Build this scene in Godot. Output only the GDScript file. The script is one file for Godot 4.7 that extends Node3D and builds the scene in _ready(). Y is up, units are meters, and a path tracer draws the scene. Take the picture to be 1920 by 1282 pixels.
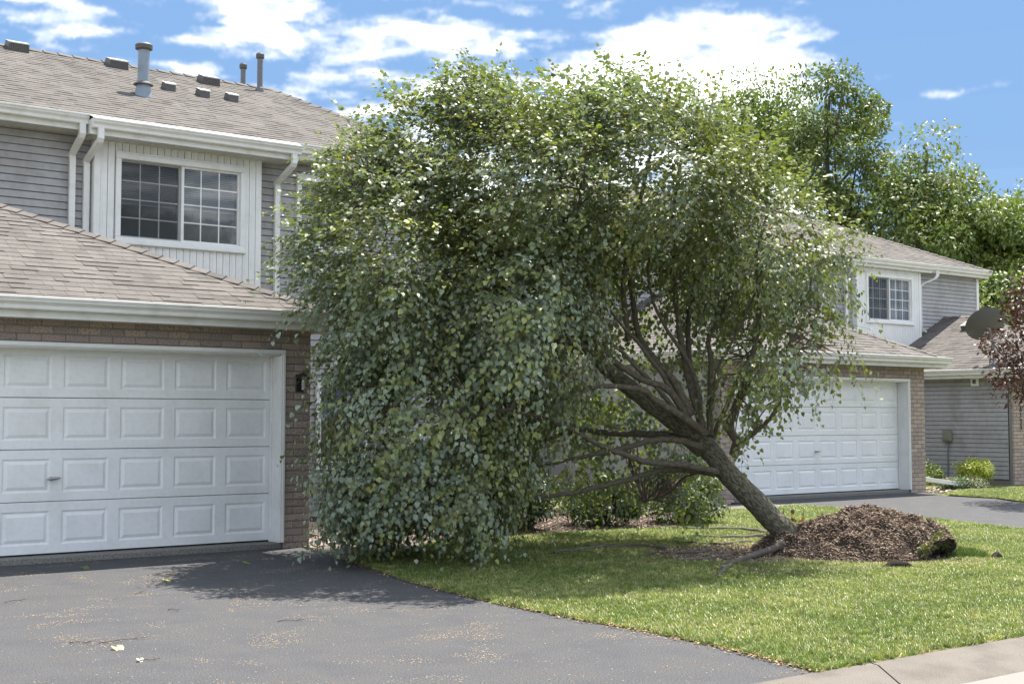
extends Node3D
# A storm-felled linden between two attached town houses. World axes: x runs along the facades to the right, y is up,
# z points from the houses to the street. The origin is the right foot of the near garage door.

var rng := RandomNumberGenerator.new()
var M := {}
const EYE := Vector3(-7.07, 1.40, 13.86)
const ACROSS := Vector3(0.7954, 0.0, 0.6061)
const INTO := Vector3(0.6061, 0.0, -0.7954)


# ---------------------------------------------------------------- mesh builder
class MB:
	var v := PackedVector3Array()
	var n := PackedVector3Array()
	var c := PackedColorArray()
	var t := PackedVector2Array()
	var col := Color(1, 1, 1)

	func tri(a: Vector3, b: Vector3, d: Vector3) -> void:   # counter-clockwise seen from the front
		var m := (b - a).cross(d - a).normalized()
		v.append(a); v.append(d); v.append(b)
		for i in 3:
			n.append(m); c.append(col)
		t.append(Vector2(0, 0)); t.append(Vector2(1, 1)); t.append(Vector2(1, 0))

	func quad(a: Vector3, b: Vector3, d: Vector3, e: Vector3) -> void:
		tri(a, b, d)
		tri(a, d, e)

	func stri(a: Vector3, b: Vector3, d: Vector3, na: Vector3, nb: Vector3, nd: Vector3, ta := Vector2(), tb := Vector2(), td := Vector2()) -> void:
		v.append(a); v.append(d); v.append(b)
		n.append(na); n.append(nd); n.append(nb)
		t.append(ta); t.append(td); t.append(tb)
		for i in 3: c.append(col)

	func box(lo: Vector3, hi: Vector3) -> void:
		var k: Array[Vector3] = []
		for i in 8: k.append(Vector3(hi.x if i & 1 else lo.x, hi.y if i & 2 else lo.y, hi.z if i & 4 else lo.z))
		quad(k[4], k[5], k[7], k[6]); quad(k[1], k[0], k[2], k[3])
		quad(k[5], k[1], k[3], k[7]); quad(k[0], k[4], k[6], k[2])
		quad(k[6], k[7], k[3], k[2]); quad(k[0], k[1], k[5], k[4])

	func cbox(lo: Vector3, hi: Vector3, r: float) -> void:    # a box with chamfered edges
		var x0 := lo.x; var x1 := hi.x; var y0 := lo.y; var y1 := hi.y; var z0 := lo.z; var z1 := hi.z
		quad(Vector3(x0 + r, y0 + r, z1), Vector3(x1 - r, y0 + r, z1), Vector3(x1 - r, y1 - r, z1), Vector3(x0 + r, y1 - r, z1))
		quad(Vector3(x1 - r, y0 + r, z0), Vector3(x0 + r, y0 + r, z0), Vector3(x0 + r, y1 - r, z0), Vector3(x1 - r, y1 - r, z0))
		quad(Vector3(x1, y0 + r, z1 - r), Vector3(x1, y0 + r, z0 + r), Vector3(x1, y1 - r, z0 + r), Vector3(x1, y1 - r, z1 - r))
		quad(Vector3(x0, y0 + r, z0 + r), Vector3(x0, y0 + r, z1 - r), Vector3(x0, y1 - r, z1 - r), Vector3(x0, y1 - r, z0 + r))
		quad(Vector3(x0 + r, y1, z1 - r), Vector3(x1 - r, y1, z1 - r), Vector3(x1 - r, y1, z0 + r), Vector3(x0 + r, y1, z0 + r))
		quad(Vector3(x0 + r, y0, z0 + r), Vector3(x1 - r, y0, z0 + r), Vector3(x1 - r, y0, z1 - r), Vector3(x0 + r, y0, z1 - r))
		for s in [-1, 1]:      # edges along z, y, x
			for q in [-1, 1]:
				var X := x1 if s > 0 else x0; var Y := y1 if q > 0 else y0
				edge(Vector3(X - s * r, Y, z0 + r), Vector3(X - s * r, Y, z1 - r), Vector3(X, Y - q * r, z1 - r), Vector3(X, Y - q * r, z0 + r), Vector3(s, q, 0))
				var Z := z1 if q > 0 else z0
				edge(Vector3(X - s * r, y0 + r, Z), Vector3(X - s * r, y1 - r, Z), Vector3(X, y1 - r, Z - q * r), Vector3(X, y0 + r, Z - q * r), Vector3(s, 0, q))
				var YY := y1 if s > 0 else y0
				edge(Vector3(x0 + r, YY - s * r, Z), Vector3(x1 - r, YY - s * r, Z), Vector3(x1 - r, YY, Z - q * r), Vector3(x0 + r, YY, Z - q * r), Vector3(0, s, q))
		for s in [-1, 1]:
			for q in [-1, 1]:
				for w in [-1, 1]:
					var P := Vector3(x1 if s > 0 else x0, y1 if q > 0 else y0, z1 if w > 0 else z0)
					var a := P - Vector3(0, q * r, w * r); var b := P - Vector3(s * r, 0, w * r); var d := P - Vector3(s * r, q * r, 0)
					if (b - a).cross(d - a).dot(Vector3(s, q, w)) > 0: tri(a, b, d)
					else: tri(a, d, b)

	func edge(a: Vector3, b: Vector3, d: Vector3, e: Vector3, out: Vector3) -> void:
		if (b - a).cross(d - a).dot(out) > 0: quad(a, b, d, e)
		else: quad(e, d, b, a)

	# profile points are (z, y), extruded along x
	func extrude(p: PackedVector2Array, x0: float, x1: float) -> void:
		var area := 0.0
		for i in p.size():
			var a := p[i]; var b := p[(i + 1) % p.size()]
			area += a.x * b.y - b.x * a.y
		for i in p.size():
			var a := p[i]; var b := p[(i + 1) % p.size()]
			if area < 0:
				var s := a; a = b; b = s
			edge(Vector3(x0, a.y, a.x), Vector3(x1, a.y, a.x), Vector3(x1, b.y, b.x), Vector3(x0, b.y, b.x), Vector3(0, -(b.x - a.x), b.y - a.y))
		var f := Geometry2D.triangulate_polygon(p)
		for i in range(0, f.size(), 3):
			var a := p[f[i]]; var b := p[f[i + 1]]; var d := p[f[i + 2]]
			edge3(Vector3(x0, a.y, a.x), Vector3(x0, b.y, b.x), Vector3(x0, d.y, d.x), Vector3(-1, 0, 0))
			edge3(Vector3(x1, a.y, a.x), Vector3(x1, b.y, b.x), Vector3(x1, d.y, d.x), Vector3(1, 0, 0))

	func edge3(a: Vector3, b: Vector3, d: Vector3, out: Vector3) -> void:
		if (b - a).cross(d - a).dot(out) > 0: tri(a, b, d)
		else: tri(a, d, b)

	# a round tube along points; wob roughens the radius
	func tube(p: Array, r: Array, sides: int, capped := true, wob := 0.0, seed := 0.0) -> void:
		var rings := []
		var norms := []
		var side := Vector3.ZERO
		var run := 0.0
		var runs := []
		for i in p.size():
			var d: Vector3 = (p[mini(i + 1, p.size() - 1)] - p[maxi(i - 1, 0)]).normalized()
			if side == Vector3.ZERO:
				side = d.cross(Vector3(0, 0, 1) if absf(d.z) < 0.8 else Vector3(1, 0, 0)).normalized()
			side = (side - d * side.dot(d)).normalized()
			var up := d.cross(side)
			var ring := PackedVector3Array(); var nn := PackedVector3Array()
			for k in sides + 1:
				var a := TAU * (k % sides) / sides
				var o := side * cos(a) + up * sin(a)
				var w := 1.0 + wob * (sin(a * 3.0 + i * 1.7 + seed) * 0.6 + sin(a * 5.0 - i * 2.3 + seed * 2.0) * 0.4)
				ring.append(p[i] + o * r[i] * w); nn.append(o)
			rings.append(ring); norms.append(nn)
			if i > 0: run += (p[i] - p[i - 1]).length()
			runs.append(run)
		for i in p.size() - 1:
			for k in sides:
				var u0 := float(k) / sides; var u1 := float(k + 1) / sides
				stri(rings[i][k], rings[i][k + 1], rings[i + 1][k + 1], norms[i][k], norms[i][k + 1], norms[i + 1][k + 1], Vector2(u0, runs[i]), Vector2(u1, runs[i]), Vector2(u1, runs[i + 1]))
				stri(rings[i][k], rings[i + 1][k + 1], rings[i + 1][k], norms[i][k], norms[i + 1][k + 1], norms[i + 1][k], Vector2(u0, runs[i]), Vector2(u1, runs[i + 1]), Vector2(u0, runs[i + 1]))
		if capped:
			for e in [0, p.size() - 1]:
				var out: Vector3 = (p[0] - p[1]) if e == 0 else (p[e] - p[e - 1])
				for k in sides: edge3(p[e], rings[e][k], rings[e][k + 1], out)

	# a rectangular pipe: half-width a along side, half-depth b across
	func pipe(p: Array, side: Vector3, a: float, b: float) -> void:
		var rings := []
		for i in p.size():
			var d0: Vector3 = (p[i] - p[i - 1]).normalized() if i > 0 else (p[1] - p[0]).normalized()
			var d1: Vector3 = (p[i + 1] - p[i]).normalized() if i < p.size() - 1 else d0
			var d := (d0 + d1).normalized()
			var q := d.cross(side).normalized() / maxf(0.5, d.dot(d0))
			rings.append([p[i] - side * a - q * b, p[i] + side * a - q * b, p[i] + side * a + q * b, p[i] - side * a + q * b])
		for i in p.size() - 1:
			var mid: Vector3 = (p[i] + p[i + 1]) / 2
			for k in 4:
				var A: Vector3 = rings[i][k]; var B: Vector3 = rings[i][(k + 1) % 4]; var C: Vector3 = rings[i + 1][(k + 1) % 4]; var D: Vector3 = rings[i + 1][k]
				edge(A, B, C, D, (A + B + C + D) / 4 - mid)
		for e in [0, p.size() - 1]:
			var out: Vector3 = (p[0] - p[1]) if e == 0 else (p[e] - p[e - 1])
			edge(rings[e][0], rings[e][1], rings[e][2], rings[e][3], out)

	# a lathed shape about the y axis through o: points are (radius, height)
	func lathe(o: Vector3, p: Array, sides: int) -> void:
		for i in p.size() - 1:
			var a: Vector2 = p[i]; var b: Vector2 = p[i + 1]
			var m := Vector2(b.y - a.y, -(b.x - a.x)).normalized()
			for k in sides:
				var s := TAU * k / sides; var e := TAU * (k + 1) / sides
				var ds := Vector3(cos(s), 0, -sin(s)); var de := Vector3(cos(e), 0, -sin(e))
				var A := o + ds * a.x + Vector3.UP * a.y; var B := o + de * a.x + Vector3.UP * a.y
				var C := o + de * b.x + Vector3.UP * b.y; var D := o + ds * b.x + Vector3.UP * b.y
				var ns := ds * m.x + Vector3.UP * m.y; var ne := de * m.x + Vector3.UP * m.y
				stri(A, B, C, ns, ne, ne)
				stri(A, C, D, ns, ne, ns)

	func mesh() -> ArrayMesh:
		var a := []
		a.resize(Mesh.ARRAY_MAX)
		a[Mesh.ARRAY_VERTEX] = v; a[Mesh.ARRAY_NORMAL] = n; a[Mesh.ARRAY_COLOR] = c; a[Mesh.ARRAY_TEX_UV] = t
		var m := ArrayMesh.new()
		m.add_surface_from_arrays(Mesh.PRIMITIVE_TRIANGLES, a)
		return m


# ---------------------------------------------------------------- scene helpers
func thing(called: String, label: String, category: String, at := Vector3.ZERO, group := "") -> Node3D:
	var o := Node3D.new()
	o.name = called
	add_child(o, true)
	o.position = at
	o.set_meta("label", label); o.set_meta("category", category)
	if group: o.set_meta("group", group)
	return o


func node(called: String, parent: Node3D, at := Vector3.ZERO) -> Node3D:
	var o := Node3D.new()
	o.name = called
	parent.add_child(o, true)
	o.position = at
	return o


func part(called: String, mesh: Mesh, m: Material, parent: Node3D, at := Transform3D()) -> MeshInstance3D:
	var o := MeshInstance3D.new()
	o.name = called
	o.mesh = mesh
	o.material_override = m
	parent.add_child(o, true)
	o.transform = at
	return o


func tag(o: Node3D, label: String, category: String, group := "") -> Node3D:
	o.set_meta("label", label); o.set_meta("category", category)
	if group: o.set_meta("group", group)
	return o


func kind(o: Node3D, k: String) -> Node3D:
	o.set_meta("kind", k)
	return o


func scatter(called: String, mesh: Mesh, m: Material, where: Array[Transform3D], tint: PackedColorArray, parent: Node3D) -> MultiMeshInstance3D:
	var mm := MultiMesh.new()
	mm.transform_format = MultiMesh.TRANSFORM_3D
	mm.use_colors = true
	mm.mesh = mesh
	mm.instance_count = where.size()
	for i in where.size():
		mm.set_instance_transform(i, where[i])
		mm.set_instance_color(i, tint[i])
	var o := MultiMeshInstance3D.new()
	o.name = called
	o.multimesh = mm
	o.material_override = m
	parent.add_child(o, true)
	o.set_meta("kind", "stuff")
	return o


func lin(r: float, g: float, b: float) -> Color:      # a linear base colour as Godot's sRGB albedo
	return Color(r, g, b).linear_to_srgb()


func noise(freq: float, seed: int, stops: Array, size := 512, type := FastNoiseLite.TYPE_SIMPLEX_SMOOTH, octaves := 4) -> NoiseTexture2D:
	var f := FastNoiseLite.new()
	f.seed = seed; f.frequency = freq; f.noise_type = type
	f.fractal_octaves = octaves
	if octaves < 2: f.fractal_type = FastNoiseLite.FRACTAL_NONE
	var tx := NoiseTexture2D.new()
	tx.width = size; tx.height = size; tx.seamless = true; tx.noise = f
	if stops.size():
		var g := Gradient.new()
		var off := PackedFloat32Array(); var cols := PackedColorArray()
		for s in stops:
			off.append(s[0]); cols.append(s[1])
		g.offsets = off; g.colors = cols
		tx.color_ramp = g
	return tx


func mat(called: String, col: Color, rough := 0.7, tex: Texture2D = null, scale := 1.0, bump: Texture2D = null, depth := 0.0) -> StandardMaterial3D:
	var m := StandardMaterial3D.new()
	m.resource_name = called
	m.albedo_color = col
	m.roughness = rough
	if tex or bump:
		m.uv1_triplanar = true; m.uv1_world_triplanar = true
		m.uv1_scale = Vector3.ONE * scale
	if tex: m.albedo_texture = tex
	if bump:
		m.heightmap_enabled = true; m.heightmap_texture = bump; m.heightmap_scale = depth
	return m


func coarse(m: StandardMaterial3D, tex: Texture2D, scale: float) -> void:       # a second, larger pattern multiplied over the first
	m.detail_enabled = true
	m.detail_blend_mode = BaseMaterial3D.BLEND_MODE_MUL
	m.detail_albedo = tex
	m.detail_uv_layer = BaseMaterial3D.DETAIL_UV_2
	m.uv2_triplanar = true; m.uv2_world_triplanar = true
	m.uv2_scale = Vector3.ONE * scale


func g(v: float) -> Color: return Color(v, v, v)


func gy(z: float) -> float:        # height of the paving and lawns
	return -0.06 - 0.0135 * clampf(z, 0.0, 8.6)


func materials() -> void:
	var grain := noise(0.02, 3, [[0.0, g(0.90)], [0.5, g(0.97)], [1.0, g(1.0)]])
	var weather := noise(0.006, 9, [[0.0, Color(0.86, 0.85, 0.83)], [0.45, Color(0.97, 0.97, 0.97)], [1.0, g(1.0)]])
	var faint := noise(0.006, 10, [[0.0, Color(0.94, 0.94, 0.93)], [0.5, g(0.985)], [1.0, g(1.0)]])
	var soft := noise(0.02, 4, [[0.0, g(0.96)], [0.5, g(0.99)], [1.0, g(1.0)]])
	var fine := noise(0.2, 5, [])
	M.siding = mat("vinyl siding", lin(0.40, 0.39, 0.395), 0.55, grain, 0.7)
	coarse(M.siding, weather, 0.35)
	M.siding_back = mat("siding backing", lin(0.12, 0.115, 0.11), 0.9)
	M.white = mat("white vinyl", lin(0.80, 0.80, 0.79), 0.5, soft, 0.9)
	coarse(M.white, faint, 0.5)
	M.door = mat("painted steel door", lin(0.85, 0.855, 0.865), 0.45, soft, 1.3, noise(0.06, 21, [], 512, FastNoiseLite.TYPE_VALUE, 3), 0.05)
	coarse(M.door, faint, 0.4)
	M.gutter = mat("aluminium gutter", lin(0.76, 0.76, 0.75), 0.38, soft, 1.0)
	coarse(M.gutter, noise(0.008, 31, [[0.0, Color(0.90, 0.89, 0.86)], [0.4, Color(0.98, 0.975, 0.965)], [1.0, g(1.0)]]), 0.6)
	M.soffit = mat("soffit", lin(0.55, 0.54, 0.51), 0.6, grain, 1.0)
	M.mortar = mat("mortar", lin(0.30, 0.29, 0.265), 0.95, noise(0.08, 7, [[0.0, g(0.75)], [1.0, g(1.0)]]), 2.0, fine, 0.3)
	M.brick = []
	var mottles := [
		noise(0.018, 41, [[0.0, Color(0.70, 0.69, 0.74)], [0.35, Color(0.84, 0.80, 0.80)], [0.55, Color(0.97, 0.92, 0.88)], [0.75, Color(1.0, 0.94, 0.84)], [1.0, Color(0.9, 0.84, 0.82)]], 512),
		noise(0.03, 43, [[0.0, Color(0.72, 0.70, 0.75)], [0.4, Color(0.86, 0.81, 0.81)], [0.6, Color(1.0, 0.94, 0.88)], [1.0, Color(0.93, 0.89, 0.87)]], 512)]
	var bc := [lin(0.48, 0.425, 0.395), lin(0.43, 0.385, 0.37), lin(0.52, 0.46, 0.415), lin(0.46, 0.42, 0.41), lin(0.41, 0.37, 0.365), lin(0.54, 0.48, 0.44)]
	for i in 6:
		var b := mat("brick", bc[i], 0.9, mottles[i % 2], 3.0 + 0.37 * i, fine, 0.35)
		b.uv1_offset = Vector3(0.31 * i, 0.17 * i, 0)
		M.brick.append(b)
	var granules := noise(0.35, 51, [[0.0, g(0.55)], [0.45, g(0.86)], [0.7, g(1.0)], [1.0, Color(1.0, 0.97, 0.92)]], 512, FastNoiseLite.TYPE_VALUE, 2)
	var streak := noise(0.01, 57, [[0.0, Color(0.80, 0.79, 0.80)], [0.5, Color(0.95, 0.95, 0.95)], [1.0, g(1.0)]])
	M.shingle = []
	for q in [[0.168, 0.152, 0.139], [0.184, 0.168, 0.155], [0.152, 0.138, 0.128], [0.196, 0.178, 0.164], [0.176, 0.159, 0.146], [0.138, 0.125, 0.117]]:
		var s := mat("shingle", lin(q[0], q[1], q[2]), 0.95, granules, 1.6, fine, 0.15)
		coarse(s, streak, 0.25)
		M.shingle.append(s)
	M.shingles = mat("shingle field", Color.WHITE, 0.95, granules, 1.6, fine, 0.15)
	M.shingles.vertex_color_use_as_albedo = true
	coarse(M.shingles, streak, 0.25)
	M.felt = mat("roof deck", lin(0.06, 0.055, 0.05), 0.95)
	# paving
	var stone := noise(0.075, 61, [[0.0, g(0.22)], [0.22, g(0.55)], [0.38, g(0.80)], [0.60, g(0.90)], [0.72, Color(1.06, 1.04, 1.02)], [1.0, Color(1.2, 1.17, 1.1)]], 1024, FastNoiseLite.TYPE_SIMPLEX, 3)
	M.asphalt = mat("asphalt", lin(0.084, 0.087, 0.095), 0.88, stone, 0.8, fine, 0.5)
	coarse(M.asphalt, noise(0.007, 67, [[0.0, Color(0.90, 0.90, 0.92)], [0.4, Color(0.96, 0.955, 0.96)], [0.6, Color(1.0, 0.99, 0.98)], [1.0, Color(1.0, 0.97, 0.93)]], 1024, FastNoiseLite.TYPE_SIMPLEX_SMOOTH, 5), 0.22)
	M.street = mat("street asphalt", lin(0.22, 0.21, 0.20), 0.9, stone, 0.8, fine, 0.5)  # colour raised so the unseen street bounces light onto the shaded doors
	M.concrete = mat("concrete", lin(0.195, 0.175, 0.156), 0.9, noise(0.07, 71, [[0.0, g(0.45)], [0.3, g(0.82)], [0.55, g(0.94)], [1.0, g(1.0)]], 1024, FastNoiseLite.TYPE_SIMPLEX, 4), 1.0, fine, 0.3)
	coarse(M.concrete, noise(0.01, 73, [[0.0, Color(0.74, 0.72, 0.70)], [0.5, Color(0.95, 0.94, 0.92)], [1.0, g(1.0)]], 512), 0.3)
	M.pan = mat("pale concrete", lin(0.25, 0.23, 0.21), 0.9, noise(0.25, 75, [[0.0, g(0.7)], [0.4, g(0.93)], [1.0, g(1.0)]], 512, FastNoiseLite.TYPE_SIMPLEX, 4), 1.0, fine, 0.3)  # gutter pan, paler than the kerb slabs
	M.footing = mat("footing", lin(0.27, 0.255, 0.235), 0.95, noise(0.05, 77, [[0.0, Color(0.6, 0.58, 0.52)], [0.5, g(0.9)], [1.0, g(1.0)]]), 1.2, fine, 0.4)
	M.turf = mat("turf soil", lin(0.17, 0.165, 0.080), 0.95, noise(0.03, 81, [[0.0, Color(0.75, 0.62, 0.42)], [0.4, Color(0.85, 0.9, 0.6)], [0.7, g(1.0)], [1.0, Color(1.0, 0.98, 0.8)]]), 0.9, fine, 1.0)
	M.mulch = mat("mulch bed", lin(0.085, 0.058, 0.042), 0.98, noise(0.08, 83, [[0.0, g(0.45)], [0.5, g(0.85)], [1.0, g(1.0)]]), 1.6, noise(0.06, 84, []), 3.0)
	M.soil = mat("torn soil", lin(0.05, 0.037, 0.027), 0.98, noise(0.08, 85, [[0.0, g(0.5)], [1.0, g(1.0)]]), 1.6, fine, 2.0)
	# wood
	var ridges := noise(0.045, 91, [], 512, FastNoiseLite.TYPE_SIMPLEX_SMOOTH, 4)
	M.bark = StandardMaterial3D.new()
	M.bark.resource_name = "bark"
	M.bark.albedo_color = lin(0.215, 0.20, 0.175)
	M.bark.albedo_texture = noise(0.03, 93, [[0.0, Color(0.42, 0.40, 0.38)], [0.4, Color(0.72, 0.70, 0.66)], [0.62, Color(0.86, 0.88, 0.78)], [0.8, Color(1.0, 0.99, 0.93)], [1.0, Color(0.95, 1.0, 0.86)]])
	M.bark.uv1_scale = Vector3(2.0, 0.8, 1.0)
	M.bark.roughness = 0.9
	M.bark.heightmap_enabled = true; M.bark.heightmap_texture = ridges; M.bark.heightmap_scale = 1.6
	M.branch = M.bark.duplicate()
	M.branch.albedo_color = lin(0.195, 0.165, 0.15)
	M.branch.heightmap_scale = 0.5
	M.root = mat("root bark", lin(0.17, 0.145, 0.125), 0.9, noise(0.08, 95, [[0.0, g(0.55)], [0.5, g(0.9)], [1.0, g(1.0)]]), 2.0, fine, 0.8)
	M.twig = mat("twig", lin(0.11, 0.075, 0.055), 0.85)
	# leaves
	M.leaf = leaf_mat("linden leaf", 0.44, Color(0.76, 0.80, 0.46))
	M.far_leaf = leaf_mat("far leaf", 0.46, Color(0.74, 0.80, 0.44))
	M.purple_leaf = leaf_mat("purple leaf", 0.35, Color(0.55, 0.25, 0.2))
	M.blade = leaf_mat("grass blade", 0.42, Color(0.70, 0.78, 0.40))
	M.chip = leaf_mat("wood chip", 0.9, Color(0, 0, 0))
	M.chip.backlight_enabled = false
	# metal, glass
	M.flue = mat("painted flue", lin(0.24, 0.29, 0.36), 0.45, weather, 1.0)
	M.flue_dark = mat("weathered cap", lin(0.09, 0.085, 0.08), 0.6)
	M.galv = mat("galvanised pipe", lin(0.24, 0.25, 0.26), 0.55, noise(0.05, 97, [[0.0, g(0.6)], [1.0, g(1.0)]]), 3.0)
	M.vent = mat("brown vent", lin(0.085, 0.08, 0.078), 0.5)
	M.vent_top = mat("vent lid", lin(0.33, 0.32, 0.31), 0.4)
	M.dish = mat("dish", lin(0.075, 0.072, 0.07), 0.5)
	M.black = mat("black metal", lin(0.02, 0.02, 0.022), 0.4)
	M.steel = mat("steel", lin(0.35, 0.34, 0.33), 0.3)
	M.steel.metallic = 0.8
	M.olive = mat("utility box", lin(0.20, 0.20, 0.15), 0.6)
	M.room = mat("dark room", lin(0.03, 0.034, 0.042), 0.9)
	M.blind = mat("window blind", lin(0.15, 0.165, 0.19), 0.7)
	M.glass = StandardMaterial3D.new()
	M.glass.resource_name = "window glass"
	M.glass.albedo_color = Color(0.92, 0.95, 0.97, 0.1)
	M.glass.transparency = BaseMaterial3D.TRANSPARENCY_ALPHA
	M.glass.roughness = 0.02
	M.glass.metallic_specular = 0.7
	M.screen = mat("insect screen", Color(0.10, 0.12, 0.15, 0.38), 0.8)
	M.screen.transparency = BaseMaterial3D.TRANSPARENCY_ALPHA
	M.bulb = mat("lamp bulb", lin(0.75, 0.74, 0.7), 0.4)
	M.stone = mat("river stone", Color.WHITE, 0.7)
	M.stone.vertex_color_use_as_albedo = true


func leaf_mat(called: String, rough: float, through: Color) -> StandardMaterial3D:
	var m := StandardMaterial3D.new()
	m.resource_name = called
	m.vertex_color_use_as_albedo = true
	m.roughness = rough
	m.cull_mode = BaseMaterial3D.CULL_DISABLED
	m.backlight_enabled = true
	m.backlight = through
	return m


# ---------------------------------------------------------------- camera, sky, sun
func view_and_light() -> void:
	var cam := Camera3D.new()
	cam.name = "camera"
	cam.fov = 28.76
	cam.near = 0.1; cam.far = 2000.0
	add_child(cam)
	cam.look_at_from_position(EYE, EYE + Vector3(0.60499, 0.0571, -0.79417), Vector3.UP)
	cam.current = true
	var sun := DirectionalLight3D.new()
	sun.name = "sun"
	sun.light_energy = 1.34
	sun.light_color = Color(1.0, 0.97, 0.925)
	sun.light_angular_distance = 0.53
	sun.shadow_enabled = true
	add_child(sun)
	sun.look_at_from_position(Vector3.ZERO, Vector3(-0.40, -1.0, 0.13), Vector3(0, 0, 1))
	var env := Environment.new()
	env.background_mode = Environment.BG_SKY
	var sky := Sky.new()
	var pan := PanoramaSkyMaterial.new()
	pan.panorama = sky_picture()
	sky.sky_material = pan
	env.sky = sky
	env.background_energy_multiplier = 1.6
	env.tonemap_mode = Environment.TONE_MAPPER_LINEAR
	env.tonemap_exposure = 2.72
	env.sdfgi_enabled = true; env.ssao_enabled = true; env.ssil_enabled = true
	var we := WorldEnvironment.new()
	we.name = "air"
	we.environment = env
	add_child(we)


func sky_rows(w: int, h: int, first: int, last: int) -> Image:      # blue air with broken mid-level cloud, rows first..last of a whole w x h panorama
	var puff := FastNoiseLite.new()
	puff.seed = 12; puff.frequency = 2.9; puff.fractal_octaves = 6; puff.fractal_gain = 0.62
	puff.domain_warp_enabled = true; puff.domain_warp_amplitude = 0.16; puff.domain_warp_frequency = 2.0
	var bank := FastNoiseLite.new()
	bank.seed = 4; bank.frequency = 0.45; bank.fractal_octaves = 2
	var data := PackedByteArray()
	data.resize(w * (last - first) * 3)
	var at := 0
	var sum := 0.0
	for j in range(first, last):
		var el := PI / 2 - PI * (j + 0.5) / h
		var sy := sin(el); var cy := cos(el)
		var far := cy / (sy + 0.03)
		var deg := rad_to_deg(el)
		var low := pow(1.0 - maxf(sy, 0.0), 3.0)
		var base := Color(0.165, 0.325, 0.63).lerp(Color(0.275, 0.44, 0.665), low)
		var thin := clampf((deg - 1.5) / 5.0, 0.0, 1.0)
		for i in w:
			var az := TAU * (i + 0.5) / w
			var x := sin(az) * far; var z := -cos(az) * far
			var d := rad_to_deg(az)
			var cover := puff.get_noise_2d(x, z * 1.0) + bank.get_noise_2d(x, z) * 0.34 + 0.35  # extra cloud added over the whole sky to fill the shaded house fronts
			if d > 8.0 and d < 66.0:      # the banks over these roofs; the added cover is cut back in view
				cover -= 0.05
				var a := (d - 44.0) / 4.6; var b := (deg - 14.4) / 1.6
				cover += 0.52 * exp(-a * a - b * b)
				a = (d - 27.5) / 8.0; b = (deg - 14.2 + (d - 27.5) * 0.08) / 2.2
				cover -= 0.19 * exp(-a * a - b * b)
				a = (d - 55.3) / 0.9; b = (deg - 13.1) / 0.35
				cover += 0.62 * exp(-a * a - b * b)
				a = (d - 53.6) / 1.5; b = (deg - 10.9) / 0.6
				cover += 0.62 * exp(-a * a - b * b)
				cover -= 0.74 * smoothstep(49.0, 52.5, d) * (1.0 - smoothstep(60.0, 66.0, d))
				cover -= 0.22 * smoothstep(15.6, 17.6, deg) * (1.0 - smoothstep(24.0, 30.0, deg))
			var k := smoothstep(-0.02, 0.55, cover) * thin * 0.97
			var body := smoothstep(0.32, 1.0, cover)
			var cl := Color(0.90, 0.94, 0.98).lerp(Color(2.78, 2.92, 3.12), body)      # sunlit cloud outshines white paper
			var r := (base.lerp(cl, k) / 3.2).linear_to_srgb()
			sum += k
			data[at] = int(clampf(r.r, 0, 1) * 255.0 + 0.5); data[at + 1] = int(clampf(r.g, 0, 1) * 255.0 + 0.5); data[at + 2] = int(clampf(r.b, 0, 1) * 255.0 + 0.5)
			at += 3
	print("cloud share ", sum / (w * (last - first)))
	return Image.create_from_data(w, last - first, false, Image.FORMAT_RGB8, data)


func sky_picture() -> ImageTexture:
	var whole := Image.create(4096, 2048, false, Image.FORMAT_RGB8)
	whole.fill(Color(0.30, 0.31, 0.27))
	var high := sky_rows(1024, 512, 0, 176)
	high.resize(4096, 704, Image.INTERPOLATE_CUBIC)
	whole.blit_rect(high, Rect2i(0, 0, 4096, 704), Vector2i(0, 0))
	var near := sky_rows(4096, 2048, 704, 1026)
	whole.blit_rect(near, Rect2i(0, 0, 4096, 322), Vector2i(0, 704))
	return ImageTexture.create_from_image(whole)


# ---------------------------------------------------------------- ground
func sheet(called: String, poly: PackedVector2Array, lift: float, m: Material, depth := 0.0) -> MeshInstance3D:     # a paved or planted area: polygon of (x, z) that follows the fall of the ground
	var mb := MB.new()
	# cut into strips along z so that the sheet follows the slope break at the house line
	for band in [[-60.0, 0.0], [0.0, 8.6], [8.6, 60.0]]:
		var cut := Geometry2D.intersect_polygons(poly, PackedVector2Array([Vector2(-400, band[0]), Vector2(400, band[0]), Vector2(400, band[1]), Vector2(-400, band[1])]))
		for p in cut:
			var f := Geometry2D.triangulate_polygon(p)
			for i in range(0, f.size(), 3):
				var q: Array[Vector3] = []
				for k in 3: q.append(Vector3(p[f[i + k]].x, gy(p[f[i + k]].y) + lift, p[f[i + k]].y))
				mb.edge3(q[0], q[1], q[2], Vector3.UP)
	if depth > 0.0:
		for i in poly.size():
			var a := poly[i]; var b := poly[(i + 1) % poly.size()]
			var A := Vector3(a.x, gy(a.y) + lift, a.y); var B := Vector3(b.x, gy(b.y) + lift, b.y)
			mb.quad(A, B, B - Vector3.UP * depth, A - Vector3.UP * depth)
	var o := part(called, mb.mesh(), m, self)
	o.set_meta("kind", "structure")
	return o


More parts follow.
